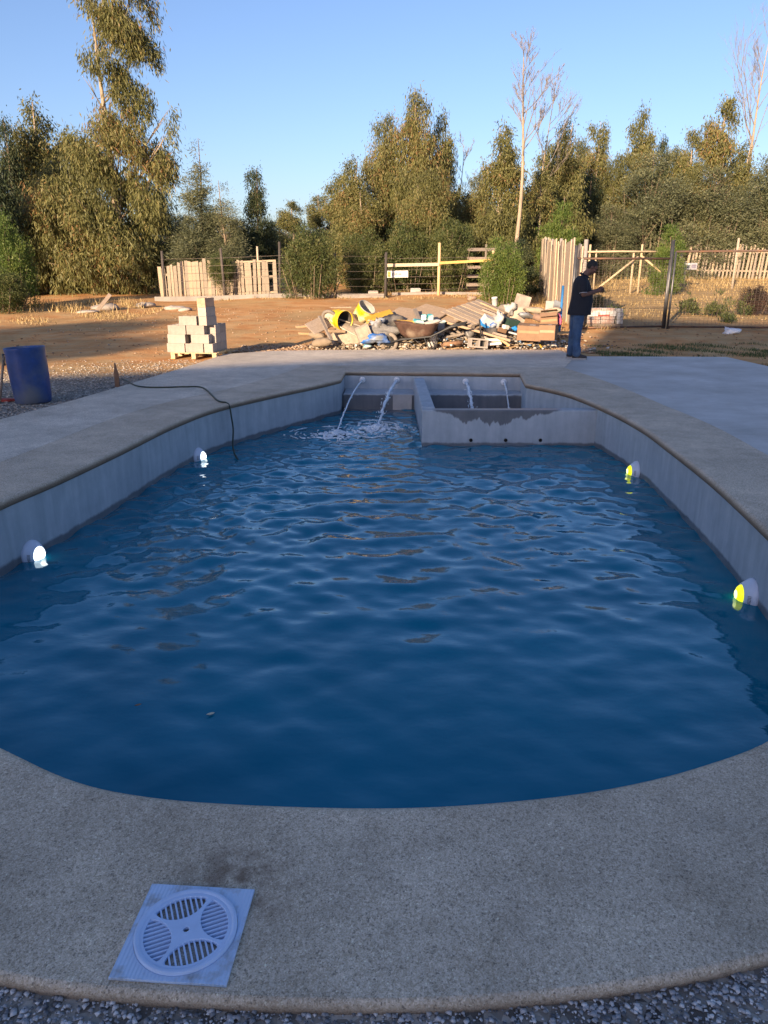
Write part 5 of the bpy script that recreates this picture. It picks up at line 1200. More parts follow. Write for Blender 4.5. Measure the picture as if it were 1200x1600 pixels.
# middle left stuff
bx_(592, 494, 16.9, (.62, .30, .05), (18, -14, 12), W_YEL, 'yellow formwork board sloping in the middle of the heap', 'formwork_board', 'board')
bx_(585, 502, 16.7, (.36, .12, .05), (10, -8, -6), W_YEL, 'small yellow batten under the yellow formwork board', 'batten')
M_BAGK = simple('black_plastic', (.035, .035, .04), .4, .3, 8, bump=.6, dirt=(.12, .11, .10)); M_BAGG = simple('grey_plastic', (.30, .32, .34), .5, .3, 8, bump=.7, dirt=(.14, .13, .12)); M_BAGW = simple('dirty_white_plastic', (.42, .40, .37), .5, .2, 8, bump=.6); M_BLUE = simple('blue_plastic', (.03, .13, .42), .45, .3, 6, bump=.5, dirt=(.20, .22, .24)); M_TEAL = simple('turquoise_film', (.06, .38, .43), .45, .25, 9, bump=.5, dirt=(.50, .58, .55))
lump(612, 503, 16.7, (.36, .22, .15), M_BAGK, 'big black rubbish bag in the middle of the heap', 'rubbish_bag', 1)
lump(590, 507, 16.35, (.14, .12, .12), M_BAGG, 'pale blue-grey plastic tangle left of the black rubbish bag', 'plastic_tangle', 2, .6)
lump(600, 519, 16.3, (.34, .2, .14), simple('grey_rag', (.16, .155, .15), .9, .35, 9, bump=1), 'dark grey rags below the black rubbish bag', 'rags', 3, .6)
lump(588, 529, 16.1, (.26, .16, .10), M_BLUE, 'crumpled blue tarpaulin at the foot of the heap', 'tarpaulin', 4, .6)
lump(574, 541, 16.0, (.09, .06, .035), M_TEAL, 'small turquoise wrapper lying at the front edge of the heap', 'wrapper', 5, .5)
plank(560, 536, 16.05, 607, 522, 16.35, .06, .02, W_GREY, 'thin curved grey lath above the blue tarpaulin')
plank(610, 489, 17.3, 684, 499, 16.6, .75, .03, W_PLY, 'large pale plywood sheet lying to the left on the heap', 'plywood_sheet', R(16), 'plywood')
plank(652, 481, 17.6, 722, 499, 16.7, .60, .03, W_PLY, 'large pale plywood sheet lying to the right under the tilted pallet', 'plywood_sheet', R(14), 'plywood')
plank(618, 501, 16.6, 650, 503, 16.45, .16, .05, W_YEL, 'yellow plank end under the left plywood sheet')
plank(648, 483, 16.9, 655, 500, 16.5, .09, .04, W_GREY, 'short brown board standing on the left plywood sheet')
for i, (u, v, s, lab) in enumerate([(654, 502, (.22, .15, .07), 'flat turquoise pack on the edge of the wheelbarrow tray'), (663, 496, (.11, .12, .13), 'upright turquoise pack left of the pair above the wheelbarrow'), (672, 496, (.11, .12, .14), 'upright turquoise pack right of the pair above the wheelbarrow'), (688, 503, (.20, .14, .06), 'turquoise and white pack sliding off behind the barrow handles')]):
    bx_(u, v, 16.35, s, (rnd.uniform(-12, 12), rnd.uniform(-12, 12), rnd.uniform(-25, 25)), M_TEAL, lab, 'wrapped_pack', 'pack', .02)
sack(676, 503, 16.3, (.34, .2, .08), (0, -10, 15), M_BAGW, 'cream crumpled paper sack beside the turquoise packs', 7, 'paper_sack', 'sack')
# buckets
M_BUCK = simple('white_bucket', (.50, .485, .47), .5, .12, 6, dirt=(.44, .40, .36))
def bucket(u, v, D, r, h, lab, rot=(0, 0, 0)):
    P = at(u, v, D); o = thing('bucket', lab, 'bucket', (P.x, D, P.z), rot); b = MB(); b.lathe([(r*.84, 0), (r*.86, .005), (r*.97, h*.86), (r*1.04, h*.87), (r*1.04, h*.9), (r, h*.91), (r*1.02, h), (r*.95, h), (r*.8, .02), (.01, .015)], 28); b.build('body', M_BUCK, o)
    b = MB(); b.tube([(r*1.03*math.cos(a), -.01 + r*.25*math.sin(a), h*.88 - r*1.1*math.sin(a)) for a in [math.pi*k/10 for k in range(11)]], .003, 5); b.build('bail', M_GALV, o); return o
bucket(675, 543, 16.35, .125, .34, 'white plastic bucket standing behind the handles of the upright wheelbarrow')
plank(688, 541, 16.6, 690, 503, 16.75, .15, .02, M_BAGW, 'white board standing upright just right of the white bucket', 'white_board')
# tangle of dark timber under the pallet
tg = [(690, 520, 712, 505, W_GREY, 'grey batten rising right of the white bucket'), (690, 528, 728, 521, W_GREY, 'long low grey batten under the tilted pallet'), (693, 515, 722, 527, W_GREY, 'dark batten crossing behind the long low one'), (705, 510, 735, 533, W_GREY, 'thin batten slanting down toward the concrete block'), (692, 535, 730, 532, simple('dark_pipe', (.08, .08, .09), .5, .3), 'dark pipe lying near the bottom under the pallet')]
for i, (a, b0, c_, d_, m, lab) in enumerate(tg): plank(a, b0, 16.5 + .06*i, c_, d_, 16.55, .07, .045, m, lab)
b = MB(); b.tube([at(690, 539, 16.15), at(722, 535, 16.3)], [.045, .055], 10); tag(b.build('log', simple('log_bark', (.26, .15, .09), .95, .4, 10, bump=.8)), 'short brown log at the foot of the heap left of the concrete block', 'log')
# tilted pallet
def mat_from(X, Y):
    X = X.normalized(); Z = X.cross(Y).normalized(); Y = Z.cross(X); return Matrix((X, Y, Z)).transposed()
P00, P10, P01 = at(688, 489, 17.0), at(736, 511, 16.3), at(748, 469, 17.75)
Mx = mat_from(P10 - P00, P01 - P00); ctr = (P10 + P01)/2
pallet('pallet', 'big grey wooden pallet tilted on top of the rubbish heap', ctr - Mx @ Vector((0, 0, .1)), Mx.to_euler(), M_PAL2, (P10 - P00).length, (P01 - P00).length, 8)
plank(752, 473, 17.3, 790, 490, 16.9, .09, .04, W_TAN, 'tan batten lying over the far corner of the tilted pallet')
plank(700, 504, 16.35, 798, 532, 15.95, .13, .05, W_TAN, 'long tan beam sloping down in front of the tilted pallet')
plank(755, 484, 17.0, 838, 517, 16.4, .14, .05, W_GREY, 'long grey-brown beam sloping down toward the cardboard boxes')
plank(778, 527, 16.1, 797, 540, 16.0, .10, .05, W_TAN, 'short tan offcut beside the end of the long tan beam')
# white and blue carton
o = thing('carton', 'white and blue carton tipped over in front of the tilted pallet', 'carton', at(762, 503, 16.45), (R(28), R(24), R(24))); b = MB(); b.box((0, 0, 0), (.27, .18, .22), bev=.005); b.build('body', simple('white_card', (.55, .55, .55), .6, .08, 5, dirt=(.5, .55, .6)), o); b = MB(); b.box((0, -.001, -.075), (.278, .188, .06)); b.build('blue_band', simple('blue_card', (.03, .22, .55), .5, .15, 5), o)
lump(780, 499, 16.4, (.10, .1, .15), M_BAGW, 'pale crumpled plastic bag right of the white and blue carton', 'plastic_bag', 11, .7)
lump(771, 508, 16.35, (.07, .06, .05), M_BLUE, 'small blue scrap below the white and blue carton', 'plastic_scrap', 12, .5)
# hollow block and tool, white boards
o = link(bpy.data.objects.new('concrete_block', BM_)); o.location = at(744, 536, 15.95); o.rotation_euler = (R(86), R(6), R(14)); tag(o, 'hollow concrete block with its openings showing at the foot of the heap', 'concrete block')
sh = thing('shovel', 'dark shovel stuck upright beside the hollow concrete block', 'shovel', at(752, 542, 15.95)); b = MB(); b.tube([(-.06, 0, .56), (-.01, 0, .16)], .017, 8); b.build('handle', M_BLKT, sh); b = MB(); b.box((.0, 0, .07), (.17, .02, .20), (0, R(-8), 0), bev=.02); b.build('blade', M_BLKT, sh)
plank(754, 531, 16.15, 793, 531, 16.1, .12, .06, simple('white_painted_wood', (.66, .62, .55), .7, .12, 6), 'upper white painted board lying behind the shovel')
plank(762, 538, 16.0, 783, 536, 16.0, .08, .05, simple('white_painted_wood', (.66, .62, .55), .7, .12, 6), 'lower short white painted board at the foot of the heap')
lump(733, 521, 16.25, (.10, .1, .10), M_BAGK, 'small black bag above the hollow concrete block', 'rubbish_bag', 13, .4)
bx_(782, 515, 16.4, (.22, .16, .10), (10, 15, 30), M_CARD, 'crushed small brown box right of the blue scrap', 'cardboard_box')
bx_(799, 504, 16.55, (.30, .22, .16), (12, 8, 25), simple('dark_green_plastic', (.03, .06, .045), .5, .2, 6), 'dark green plastic crate half buried behind the cardboard boxes', 'crate')
bx_(790, 511, 16.35, (.12, .1, .09), (5, 10, 40), simple('pale_card', (.55, .53, .48), .8, .15, 6), 'small pale box lying in front of the dark green crate', 'small_box')
lump(804, 513, 16.3, (.06, .05, .04), simple('bright_blue', (.02, .22, .60), .5, .2, 5), 'bright blue plastic scrap left of the cardboard boxes', 'plastic_scrap', 14, .5)
bx_(766, 517, 16.3, (.24, .14, .12), (8, -10, 12), M_BAGK, 'black plastic box under the white and blue carton', 'plastic_box')
plank(796, 519, 16.2, 811, 523, 16.05, .07, .03, M_BAGW, 'short white lath left of the cardboard boxes')
plank(770, 520, 16.25, 792, 526, 16.15, .06, .05, W_GREY, 'short grey batten above the white painted boards')
# back row
bx_(813, 482, 17.2, (.34, .05, .62), (-20, 16, -6), simple('grey_panel', (.25, .20, .165), .85, .2, 5, dirt=(.42, .34, .26)), 'tall grey-brown board standing up at the back of the heap', 'panel')
lump(785, 483, 17.3, (.14, .12, .10), simple('grey_cloth', (.20, .17, .14), .9, .3, 8, bump=.8), 'brown-grey cloth lump at the back left of the standing board', 'rags', 15, .5)
lump(796, 483, 17.1, (.12, .1, .12), M_BAGW, 'white plastic bag left of the standing board', 'plastic_bag', 16, .6)
lump(803, 478, 17.2, (.07, .06, .06), M_YT, 'small yellow plastic scrap beside the standing board', 'plastic_scrap', 17, .5)
bucket(773, 478, 18.0, .07, .20, 'small white container standing at the far back of the heap', (R(4), R(-5), 0))
lump(744, 475, 17.7, (.10, .06, .04), M_BLUE, 'blue plastic scrap on the far edge of the tilted pallet', 'plastic_scrap', 18, .5)
lump(737, 466, 18.3, (.12, .08, .06), simple('brown_cloth', (.25, .17, .12), .9, .3, 8), 'brown rag on the highest back corner of the heap', 'rags', 19, .6)
M_CREAM = simple('cream_sack', (.36, .29, .21), .85, .2, 8, bump=.6)
sack(835, 485, 17.0, (.42, .26, .15), (0, 5, 10), M_CREAM, 'cream sack on the right of the standing board', 21, 'sack', 'sack'); sack(864, 486, 16.8, (.34, .24, .16), (0, -12, -20), M_CREAM, 'cream sack behind the open cardboard box', 22, 'sack', 'sack'); sack(822, 493, 16.8, (.36, .2, .12), (0, 12, 30), M_BAGG, 'grey sack behind the left cardboard box', 23, 'sack', 'sack')
b = MB(); b.tube([at(834, 494, 16.65), at(851, 500, 16.55)], [.075, .08], 12); tag(b.build('rolled_sheet', simple('brown_roll', (.22, .14, .10), .7, .25, 6)), 'dark brown roll lying above the two cardboard boxes', 'roll')
bx_(864, 481, 17.3, (.34, .03, .30), (-18, 4, -4), simple('sheet_metal', (.34, .31, .28), .5, .25, 4, metal=.3), 'grey metal sheet leaning near the slab timber fence', 'metal_sheet')
bx_(872, 478, 17.25, (.22, .03, .22), (-25, 22, 12), M_BAGG, 'crumpled grey plastic sheet right of the metal sheet', 'plastic_sheet')
lump(862, 490, 16.7, (.09, .05, .03), simple('green_scrap', (.08, .28, .08), .6, .2, 5), 'green scrap above the open cardboard box', 'plastic_scrap', 24, .5)
lump(874, 500, 16.5, (.05, .05, .11), simple('pink_scrap', (.50, .10, .20), .6, .2, 5), 'pink scrap pressed between the boxes and the blue pipe', 'plastic_scrap', 25, .5)
def carton(u, v, D, size, rot, lab, label=True, open_=False):
    o = thing('cardboard_box', lab, 'cardboard box', at(u, v, D), tuple(R(k) for k in rot), 'cardboard boxes at the right end of the heap'); x, y, z = size; t = .006
    b = MB(); b.box((0, -y/2 + t/2, 0), (x, t, z)); b.box((0, y/2 - t/2, 0), (x, t, z)); b.box((-x/2 + t/2, 0, 0), (t, y - 2*t, z - .001)); b.box((x/2 - t/2, 0, 0), (t, y - 2*t, z - .001)); b.box((0, 0, -z/2 + t), (x - 2*t, y - 2*t, t)); b.build('body', M_CARD, o)
    if open_:
        for s in (-1, 1): b = MB(); b.box((0, s*(y/2 + y*.16), z/2 + .05), (x*.96, y*.4, t), (R(-28*s), 0, 0)); b.build('flap', M_CARD, o)
    else:
        for s in (-1, 1): b = MB(); b.box((0, s*(y/4 + .002), z/2 + t*.6), (x - .002, y/2 - .006, t)); b.build('flap', M_CARD, o)
    b = MB(); b.box((0, -y/2 - .0015, z*.1), (x*.9, .002, .05)); b.build('tape', simple('parcel_tape', (.33, .22, .12), .35, .1, 5, bump=0), o)
    if label: b = MB(); b.box((x*.1, -y*.1, z/2 + t*1.2 + .001), (x*.24, y*.22, .002)); b.build('label', M_BAGW, o)
    return o
carton(828, 519, 16.15, (.50, .40, .30), (4, 2, -16), 'wide brown cardboard box on the left of the pair by the slab fence')
carton(857, 519, 16.05, (.33, .46, .30), (0, 0, -20), 'narrower cardboard box on the right of the pair by the slab fence')
carton(858, 500, 16.45, (.36, .30, .22), (8, -6, -14), 'open brown cardboard box resting behind the front pair', True, True)
# scattered sticks at front
for i, (u, v, D) in enumerate([(705, 545, 15.95), (796, 543, 15.95), (820, 538, 15.9)]):
    plank(u, v, D, u + 12, v - 2, D + .1, .03, .02, W_TAN, ['thin stick on the ground below the pallet', 'thin stick on the ground below the tan offcut', 'thin stick on the ground before the left cardboard box'][i], 'stick', 0, 'stick')
# broken branch with dry foliage stuck at the left of the posts
b = MB(); P = gp(521, 466); b.tube([P + Vector((0, 0, -.05)), P + Vector((.10, 0, .28)), P + Vector((.26, 0, .62))], [.03, .028, .02], 7); tag(b.build('broken_branch', M_BARK_PALE), 'reddish broken branch leaning by the kerb between the fence posts', 'branch')

# small flat scraps wedged between the things of the heap
def shards(n, seed):
    g = np.random.default_rng(seed); x = g.uniform(-.95, 3.5, n); y = 16.25 + .5*g.random(n) + .9*g.random(n)**2; hh = .34*np.exp(-((y-17.2)/.75)**2)*np.clip(1 - ((x-1.3)/2.6)**4, 0, 1); z = terrain(x, y) + hh*g.uniform(.55, 1.25, n) + .02
    base = np.array([(sx, sy, sz) for sz in (-1, 1) for sy in (-1, 1) for sx in (-1, 1)], float)*.5; F0 = np.array([(0,1,3,2),(4,6,7,5),(0,4,5,1),(2,3,7,6),(0,2,6,4),(1,5,7,3)][0:6])
    d = np.stack([.04 + .22*g.random(n)**2, .02 + .07*g.random(n), .008 + .03*g.random(n)**2], 1); V = base[None]*d[:, None, :]; out = np.empty_like(V)
    for i in range(n):
        M = np.array(Euler((g.normal(0, .5), g.normal(0, .35), g.uniform(0, 6.28))).to_matrix()); out[i] = V[i] @ M.T + np.array([x[i], y[i], z[i]])
    o = np_mesh('scrap', out.reshape(-1, 3), (F0[None] + (np.arange(n)*8)[:, None, None]).reshape(-1, 4), m_stone('scrap_mix', [(0, (.05, .05, .055)), (.25, (.20, .15, .10)), (.5, (.27, .21, .15)), (.7, (.36, .29, .21)), (.8, (.55, .54, .52)), (.9, (.10, .22, .40)), (.94, (.45, .30, .05)), (1, (.40, .30, .22))]), None, np.repeat(g.random(n), 6)); return tag(o, 'splinters and small flat scraps wedged all through the rubbish heap', 'scrap', kind='stuff')
shards(1400, 77)
# ================================================================ the man
MP = Vector((at(899, 559, 14.2).x, 14.2, -.007)); S = 1.0
man = thing('person', 'man in a dark polo shirt and blue jeans standing with head bowed over his hands', 'person', MP, (0, 0, R(-6)))
def capsule(b, pts, rad, n=14, sub=3):
    """round-ended smooth limb"""
    P = catmull([tuple(p) for p in pts], sub, False); m = len(P); rr = []
    for i in range(m): t = i/sub; i0 = min(int(t), len(rad) - 1); f = t - i0; rr.append(rad[i0]*(1 - f) + rad[min(i0 + 1, len(rad) - 1)]*f)
    d0 = (P[0] - P[1]).normalized(); d1 = (P[-1] - P[-2]).normalized()
    A = [P[0] + d0*rr[0]*.92, P[0] + d0*rr[0]*.7, P[0] + d0*rr[0]*.35]; ra = [rr[0]*.25, rr[0]*.7, rr[0]*.93]
    B = [P[-1] + d1*rr[-1]*.35, P[-1] + d1*rr[-1]*.7, P[-1] + d1*rr[-1]*.92]; rb = [rr[-1]*.93, rr[-1]*.7, rr[-1]*.25]
    b.tube(A + P + B, ra + rr + rb, n)
def loft(b, secs, n=20):
    """secs: (z, cx, cy, rx, ry) superellipse sections bottom to top"""
    rings = []
    for z, cx, cy, rx, ry, *tl in secs:
        tl = tl[0] if tl else 0; rings.append([(cx + rx*math.copysign(abs(math.cos(w))**.88, math.cos(w)), cy + ry*math.copysign(abs(math.sin(w))**.88, math.sin(w)), z + tl*math.cos(w)) for w in [2*math.pi*k/n for k in range(n)]])
    b.rings(rings)
def fused(name, b, m, parent, vox=.008, sm=6):
    """voxel-fuse the shapes of a builder into one continuous skin"""
    me = b.mesh(name + '_raw'); t = bpy.data.objects.new('t', me); C.objects.link(t)
    r = t.modifiers.new('r', 'REMESH'); r.mode = 'VOXEL'; r.voxel_size = vox; r.use_smooth_shade = True
    s = t.modifiers.new('s', 'SMOOTH'); s.factor = .5; s.iterations = sm
    bpy.context.view_layer.update(); me2 = bpy.data.meshes.new_from_object(t.evaluated_get(bpy.context.evaluated_depsgraph_get())); bpy.data.objects.remove(t)
    me2.materials.clear(); me2.materials.append(m); me2.polygons.foreach_set('use_smooth', [True]*len(me2.polygons))
    return link(bpy.data.objects.new(name, me2), parent)
M_SKIN = simple('skin', (.15, .075, .05), .55, .1, 10, rand=0, bump=.05); M_HAIR = simple('hair', (.022, .020, .019), .8, .3, 60, rand=0, bump=.5); M_SHIRT = simple('navy_polo', (.012, .014, .022), .85, .2, 20, rand=0, bump=.2); M_JEAN = simple('jeans', (.035, .075, .155), .85, .35, 7, rand=0, bump=.4, dirt=(.07, .12, .20)); M_SHOE = simple('dark_shoe', (.03, .03, .035), .7, .2, 10, rand=0); M_SOLE = simple('shoe_sole', (.32, .31, .30), .7, .1, rand=0); M_PIPE = simple('white_piping', (.50, .50, .52), .7, .05, rand=0, bump=0)
# body ------------------------------------------------------------
b = MB()
loft(b, [(.80, -.015, 0, .12, .16), (.90, -.01, 0, .135, .175), (1.02, .035, 0, .165, .17), (1.14, .035, 0, .165, .17), (1.26, .015, 0, .15, .18), (1.38, .0, 0, .125, .185), (1.45, .0, 0, .085, .15), (1.49, .02, 0, .055, .08)])
capsule(b, [(.02, 0, 1.42), (.06, 0, 1.50), (.115, 0, 1.56)], [.07, .062, .062])
# head, bowed: local head frame
HC = Vector((.165, 0, 1.635)); HM = Matrix.Rotation(R(34), 3, 'Y')
def hp_(x, y, z): return HC + HM @ Vector((x, y, z))
def hell(c, r, n=18, m=12, rot=None):
    tmp = MB(); tmp.ell((0, 0, 0), r, n, m, rot); b.add([hp_(*(Vector(v) + Vector(c))) for v in tmp.v], tmp.f, True)
hell((-.005, 0, .025), (.098, .078, .092)); hell((.028, 0, -.035), (.070, .064, .082)); hell((.055, 0, -.088), (.030, .034, .026)); hell((.083, 0, .030), (.022, .052, .018))
hell((.092, 0, -.015), (.016, .013, .030)); hell((.106, 0, -.036), (.017, .017, .013)); hell((.092, 0, -.062), (.012, .026, .007)); hell((.090, 0, -.073), (.012, .022, .007))
hell((.074, .036, -.02), (.024, .022, .026)); hell((.074, -.036, -.02), (.024, .022, .026)); hell((-.005, 0, -.075), (.055, .050, .045))
for s in (-1, 1): hell((-.005, s*.080, -.008), (.020, .012, .032))
# arms : upper arm down, forearm forward
def arm(s, sh, el, wr):
    capsule(b, [sh, sh.lerp(el, .5) + Vector((0, s*.01, 0)), el], [.058, .052, .042]); capsule(b, [el, el.lerp(wr, .35) + Vector((0, 0, -.004)), wr], [.043, .041, .027])
    # hand : palm and fingers curled round a phone
    d = (wr - el).normalized(); up = Vector((0, 0, 1)); sd_ = d.cross(up).normalized(); up = sd_.cross(d)
    palm = wr + d*.045; capsule(b, [wr, palm, palm + d*.03], [.026, .031, .030])
    for k in range(4):
        base = palm + d*.045 + up*(.026 - k*.019) ; L = (.040, .045, .042, .033)[k]; inn = -sd_*s*1.0
        inn = Vector((0, -s, 0)); p1 = base + d*L*.6 + inn*.012; p2 = p1 + (d*.25 + inn*.9)*L*.55; p3 = p2 + (-d*.6 + inn*.5)*L*.4
        capsule(b, [base - d*.02, base, p1, p2, p3], [.0105, .0105, .0098, .0092, .0085], 8, 2)
    tb = palm + up*.020 - d*.01; inn = Vector((0, -s, 0)); capsule(b, [tb, tb + up*.022 + d*.02 + inn*.01, tb + up*.030 + d*.052 + inn*.022], [.0135, .0118, .0098], 8, 2)
    return palm
elL = Vector((.015, .225, 1.155)); elR = Vector((.02, -.225, 1.165)); wrL = Vector((.30, .065, 1.235)); wrR = Vector((.305, -.055, 1.225))
pR = arm(-1, Vector((0, -.185, 1.395)), elR, wrR); pL = arm(1, Vector((0, .185, 1.395)), elL, wrL)
# legs
lg = {1: [(-.035, .085, .88), (-.055, .10, .50), (-.075, .10, .09)], -1: [(-.01, -.085, .88), (-.02, -.10, .50), (.00, -.11, .09)]}
for s in (1, -1):
    capsule(b, lg[s], [.088, .058, .040], 14, 4); a = Vector(lg[s][2]); capsule(b, [a + Vector((-.03, 0, -.05)), a + Vector((.06, 0, -.055)), a + Vector((.14, 0, -.062))], [.034, .036, .026])
body = fused('body', b, M_SKIN, man, .0075, 3)
# hair cap with a thin crown and ears left free
b = MB(); tmp = MB(); tmp.ell((0, 0, 0), (.1, .0825, .0955), 22, 14)
for f in tmp.f: pass
V = [Vector(v) + Vector((-.012, 0, .030)) for v in tmp.v]
keepF = []
for f in tmp.f:
    c = sum((V[i] for i in f), Vector())/len(f)
    if c.z > -.055 - .0*c.x and (c.x < .038 + max(0, c.z - .05)*.9 - .25*max(0, .04 - c.z)) and not (c.x > -.02 and c.z < .01 and abs(c.y) > .03): keepF.append(f)
b.add([hp_(*v) for v in V], keepF, True); hr = b.build('hair', M_HAIR, body)
for s in (-1, 1):
    b = MB(); b.ell(hp_(.094, s*.030, .008), (.006, .009, .005), 8, 6); b.build('eye', simple('eye', (.04, .03, .03), .3, .1, rand=0, bump=0), body)
b = MB(); b.tube([hp_(.104, -.042, .026), hp_(.112, 0, .030), hp_(.104, .042, .026)], .004, 5); b.build('eyebrow', M_HAIR, body)
# shirt -----------------------------------------------------------
b = MB()
loft(b, [(.80, .005, 0, .215, .215), (.84, .005, 0, .212, .213), (.95, .018, 0, .205, .21), (1.05, .032, 0, .200, .208), (1.15, .034, 0, .190, .205), (1.25, .022, 0, .172, .212), (1.34, .008, 0, .152, .222), (1.41, -.002, 0, .128, .212), (1.455, .003, 0, .10, .165), (1.49, .02, 0, .078, .095)], 28)
for s, el in ((-1, elR), (1, elL)):
    sh = Vector((0, s*.185, 1.40)); e2 = sh.lerp(el, .62); capsule(b, [sh + Vector((0, -s*.03, .01)), sh.lerp(e2, .5), e2], [.082, .082, .080])
shirt = fused('shirt', b, M_SHIRT, man, .011, 8)
for s, el in ((-1, elR), (1, elL)):
    sh = Vector((0, s*.185, 1.40)); c = sh.lerp(el, .62); d = (el - sh).normalized(); c = c + d*.06; a1 = d.orthogonal().normalized(); a2 = d.cross(a1); b = MB()
    b.tube([c + (a1*math.cos(w) + a2*math.sin(w))*.067 for w in [2*math.pi*k/20 for k in range(21)]], .005, 6, caps=False); b.build('cuff_stripe', M_PIPE, shirt)
    b = MB()
b = MB(); cc = Vector((.045, 0, 1.482)); b.tube([cc + Vector((.075*math.cos(w), .078*math.sin(w), -.040*math.cos(w) + .012)) for w in [2*math.pi*k/24 for k in range(25)]], .017, 7, caps=False); b.build('collar', M_SHIRT, shirt)
b = MB(); b.tube([cc + Vector((.080*math.cos(w), .084*math.sin(w), -.042*math.cos(w) + .020)) for w in [2*math.pi*k/24 for k in range(25)]], .0038, 5, caps=False); b.build('collar_stripe', M_PIPE, shirt)
# jeans -----------------------------------------------------------
b = MB(); loft(b, [(.78, -.02, 0, .135, .170), (.86, -.015, 0, .145, .178), (.95, 0, 0, .15, .178)], 24)
for s in (1, -1):
    A, K, N = [Vector(p) for p in lg[s]]; capsule(b, [A + Vector((0, 0, -.04)), A.lerp(K, .5) + Vector((.004, 0, 0)), K, K.lerp(N, .55) + Vector((-.006, 0, 0)), N + Vector((0, 0, .0))], [.112, .098, .082, .072, .070], 18, 3)
    for q_, (dz, rr_) in enumerate(((.02, .076), (.055, .078), (.10, .075))): capsule(b, [N + Vector((-.004, 0, dz - .01)), N + Vector((.006, 0, dz + .01))], [rr_, rr_ - .004], 16, 2)
fused('jeans', b, M_JEAN, man, .011, 5)
# shoes -----------------------------------------------------------
for s in (1, -1):
    a = Vector(lg[s][2]); sb = MB(); z = .0
    capsule(sb, [a + Vector((-.045, 0, -.035)), a + Vector((.03, 0, -.030)), a + Vector((.11, 0, -.045)), a + Vector((.165, 0, -.052))], [.042, .048, .040, .032], 14, 3); capsule(sb, [a + Vector((-.01, 0, -.02)), a + Vector((0, 0, .02))], [.046, .05], 14, 2)
    for i, v in enumerate(sb.v): sb.v[i] = (v[0], v[1], max(v[2], .020))
    sho = fused('shoe', sb, M_SHOE, man, .008, 2); o2 = MB()
    poly = [(a.x + x, a.y + y) for x, y in [(-.092, -.02), (-.08, -.04), (0, -.042), (.10, -.048), (.17, -.035), (.198, 0), (.17, .035), (.10, .048), (0, .042), (-.08, .04), (-.092, .02)]]
    o2.prism(poly, 0, .026); o2.build('sole', M_SOLE, sho)
# phone held in both hands
b = MB(); b.box((0, 0, 0), (.075, .155, .009), bev=.003); ph = b.build('phone', simple('phone_black', (.015, .015, .018), .2, .1, rand=0, bump=0))
pc = (pR + pL)/2 + Vector((.045, 0, .018)); M3 = Matrix.Rotation(R(-6), 3, 'Z'); w_ = M3 @ pc; ph.location = MP + w_; ph.rotation_euler = (0, R(-32), R(-6)); tag(ph, 'dark phone the standing man holds in both hands', 'phone')
# ================================================================ unseen building and trees added behind the camera, shaped to cast the shade
def sc(s, c, z=0): return Vector((math.sin(SUN_AZ)*s + math.cos(SUN_AZ)*c, math.cos(SUN_AZ)*s - math.sin(SUN_AZ)*c, z))
tanE = math.tan(SUN_EL)
house = thing('house', 'long plain rendered house behind the photographer whose shade lies over the pool', 'house', (0, 0, 0), (0, 0, 0))  # unseen and added; its roof line is shaped to the wanted shadow edge
mw = simple('house_render', (.62, .56, .47), .9, .08, 1.5); mr = simple('roof_sheet', (.25, .12, .09), .6, .15, 3)
s0 = -30.0; c0, c1 = -10.1, -3.1; h0 = (8.3 - s0)*tanE; h1 = (16.2 - s0)*tanE
def sprism(prof, sa, sb, name, m):
    b = MB(); n = len(prof); V = [sc(sa, c, z) for c, z in prof] + [sc(sb, c, z) for c, z in prof]
    F = [tuple(range(n)), tuple(reversed(range(n, 2*n)))] + [(i, n + i, n + (i+1) % n, (i+1) % n) for i in range(n)]
    b.add(V, F); return b.build(name, m, house)
sprism([(c0, -.3), (c1, -.3), (c1, h1 - .15), (c0, h0 - .15)], s0 - 6, s0, 'wall', mw)
sprism([(c0 - .1, h0 - .15), (c1 + .05, h1 - .15), (c1 + .05, h1), (c0 - .1, h0)], s0 - 6.3, s0 + .02, 'roof', mr)
h2 = (23.5 - s0)*tanE
sprism([(c1 + .001, -.3), (12.5, -.3), (12.5, h2), (c1 + .001, h2 + .05)], s0 - 6, s0 - .01, 'wall', mw)
sprism([(c1 - .05, h2 + .06), (12.7, h2 + .01), (12.7, h2 + .2), (c1 - .05, h2 + .25)], s0 - 6.3, s0 + .03, 'roof', mr)
for k, (c, zw) in enumerate([(a, z) for z in (1.6, 4.8, 7.6) for a in (-8.6, -5.6, -1, 2, 5, 8)]):
    b = MB(); P = sc(s0, c, zw); rot = Euler((0, 0, -SUN_AZ)).to_matrix(); b.box(P, (1.4, .12, 1.2), rot); w = b.build('window', simple('window_frame', (.7, .7, .7), .5, .05), house)
    b = MB(); b.box(sc(s0 + .06, c, zw), (1.25, .04, 1.05), rot); b.build('pane', simple('window_glass', (.03, .035, .04), .05, .1, bump=0), w)
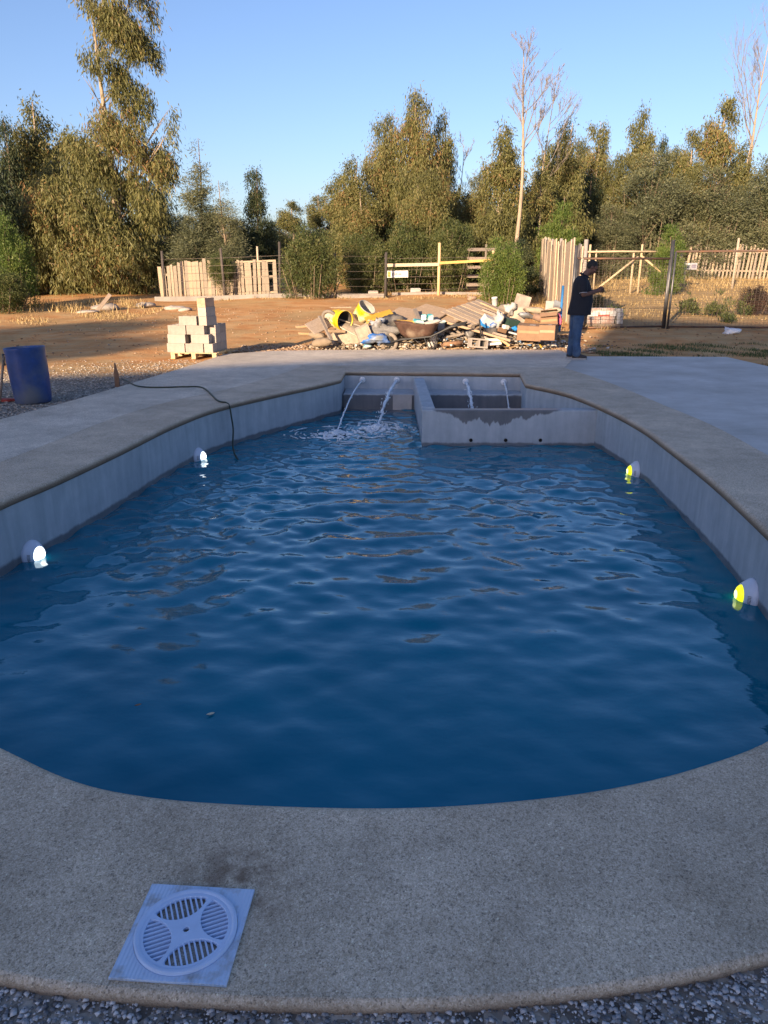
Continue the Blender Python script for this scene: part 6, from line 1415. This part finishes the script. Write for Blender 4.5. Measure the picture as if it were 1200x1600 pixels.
# unseen trees added behind the building, heights set to shade the field further out
def back_tree(key, s, c, H, w, lab):
    cm, tm, HH = ARCH[key]; P = sc(s, c); base = {'broad': 2.9, 'dark': 1.8, 'olive': 3.2, 'tufty': 1.5}[key]
    o = thing('tree', lab, 'tree', (P.x, P.y, -.1), (0, 0, rnd.uniform(0, 6)), 'trees behind the photographer'); o.scale = (w/base, w/base, H/HH)
    link(bpy.data.objects.new('crown', cm), o); link(bpy.data.objects.new('trunk', tm), o); return o
for i, (c, tip) in enumerate([(-.6, 23), (1.6, 24), (4.0, 25), (6.5, 27), (9.2, 28.5), (12, 30), (15, 32), (18, 34), (21.5, 35)]):
    s = -40 - (i % 2)*1.5
    back_tree('broad' if i % 2 else 'dark', s, c, (tip - s)*tanE, 2.3, 'tree of the nearer row behind the house')
    back_tree('dark' if i % 2 else 'broad', s - 2.4, c + 1.2, (tip - s)*tanE*.97, 2.3, 'tree of the farther row behind the house')
def lollipop(s, c, zlo, zhi, w, seed, lab):  # unseen tree, crown height shaped to drop a band of shade on the yard
    q = random.Random(seed); P = sc(s, c); m = 7; zc = (zlo + zhi)/2; bl = [(q.uniform(-w, w)*.6, q.uniform(-w, w)*.6, q.uniform(zlo + .4, zhi - .4), w*.5, w*.5, (zhi - zlo)*.42) for _ in range(m)]
    o = thing('tree', lab, 'tree', (P.x, P.y, -.1), group='trees behind the photographer')
    link(bpy.data.objects.new('crown', crown_mesh('crown', bl, 9000, (.25, .1), M_LEAF_DK, 'bush', seed, gap=.2, spread=.2)), o)
    link(bpy.data.objects.new('trunk', trunk_mesh(bl, zc, .15, seed, M_BARK)), o)
S1 = -46
for i, (c, sa, sb, w) in enumerate([(-12.9, 10.6, 12.4, 1.2), (-14.8, 10.2, 13.0, 1.5), (-17.5, 9.8, 13.6, 1.8), (-16.2, 14.8, 16.2, 1.3)]):
    s = S1 - i*1.5; lollipop(s, c, (sa - s)*tanE, (sb - s)*tanE, w, 200 + i, 'high-crowned tree far behind the photographer on the left')
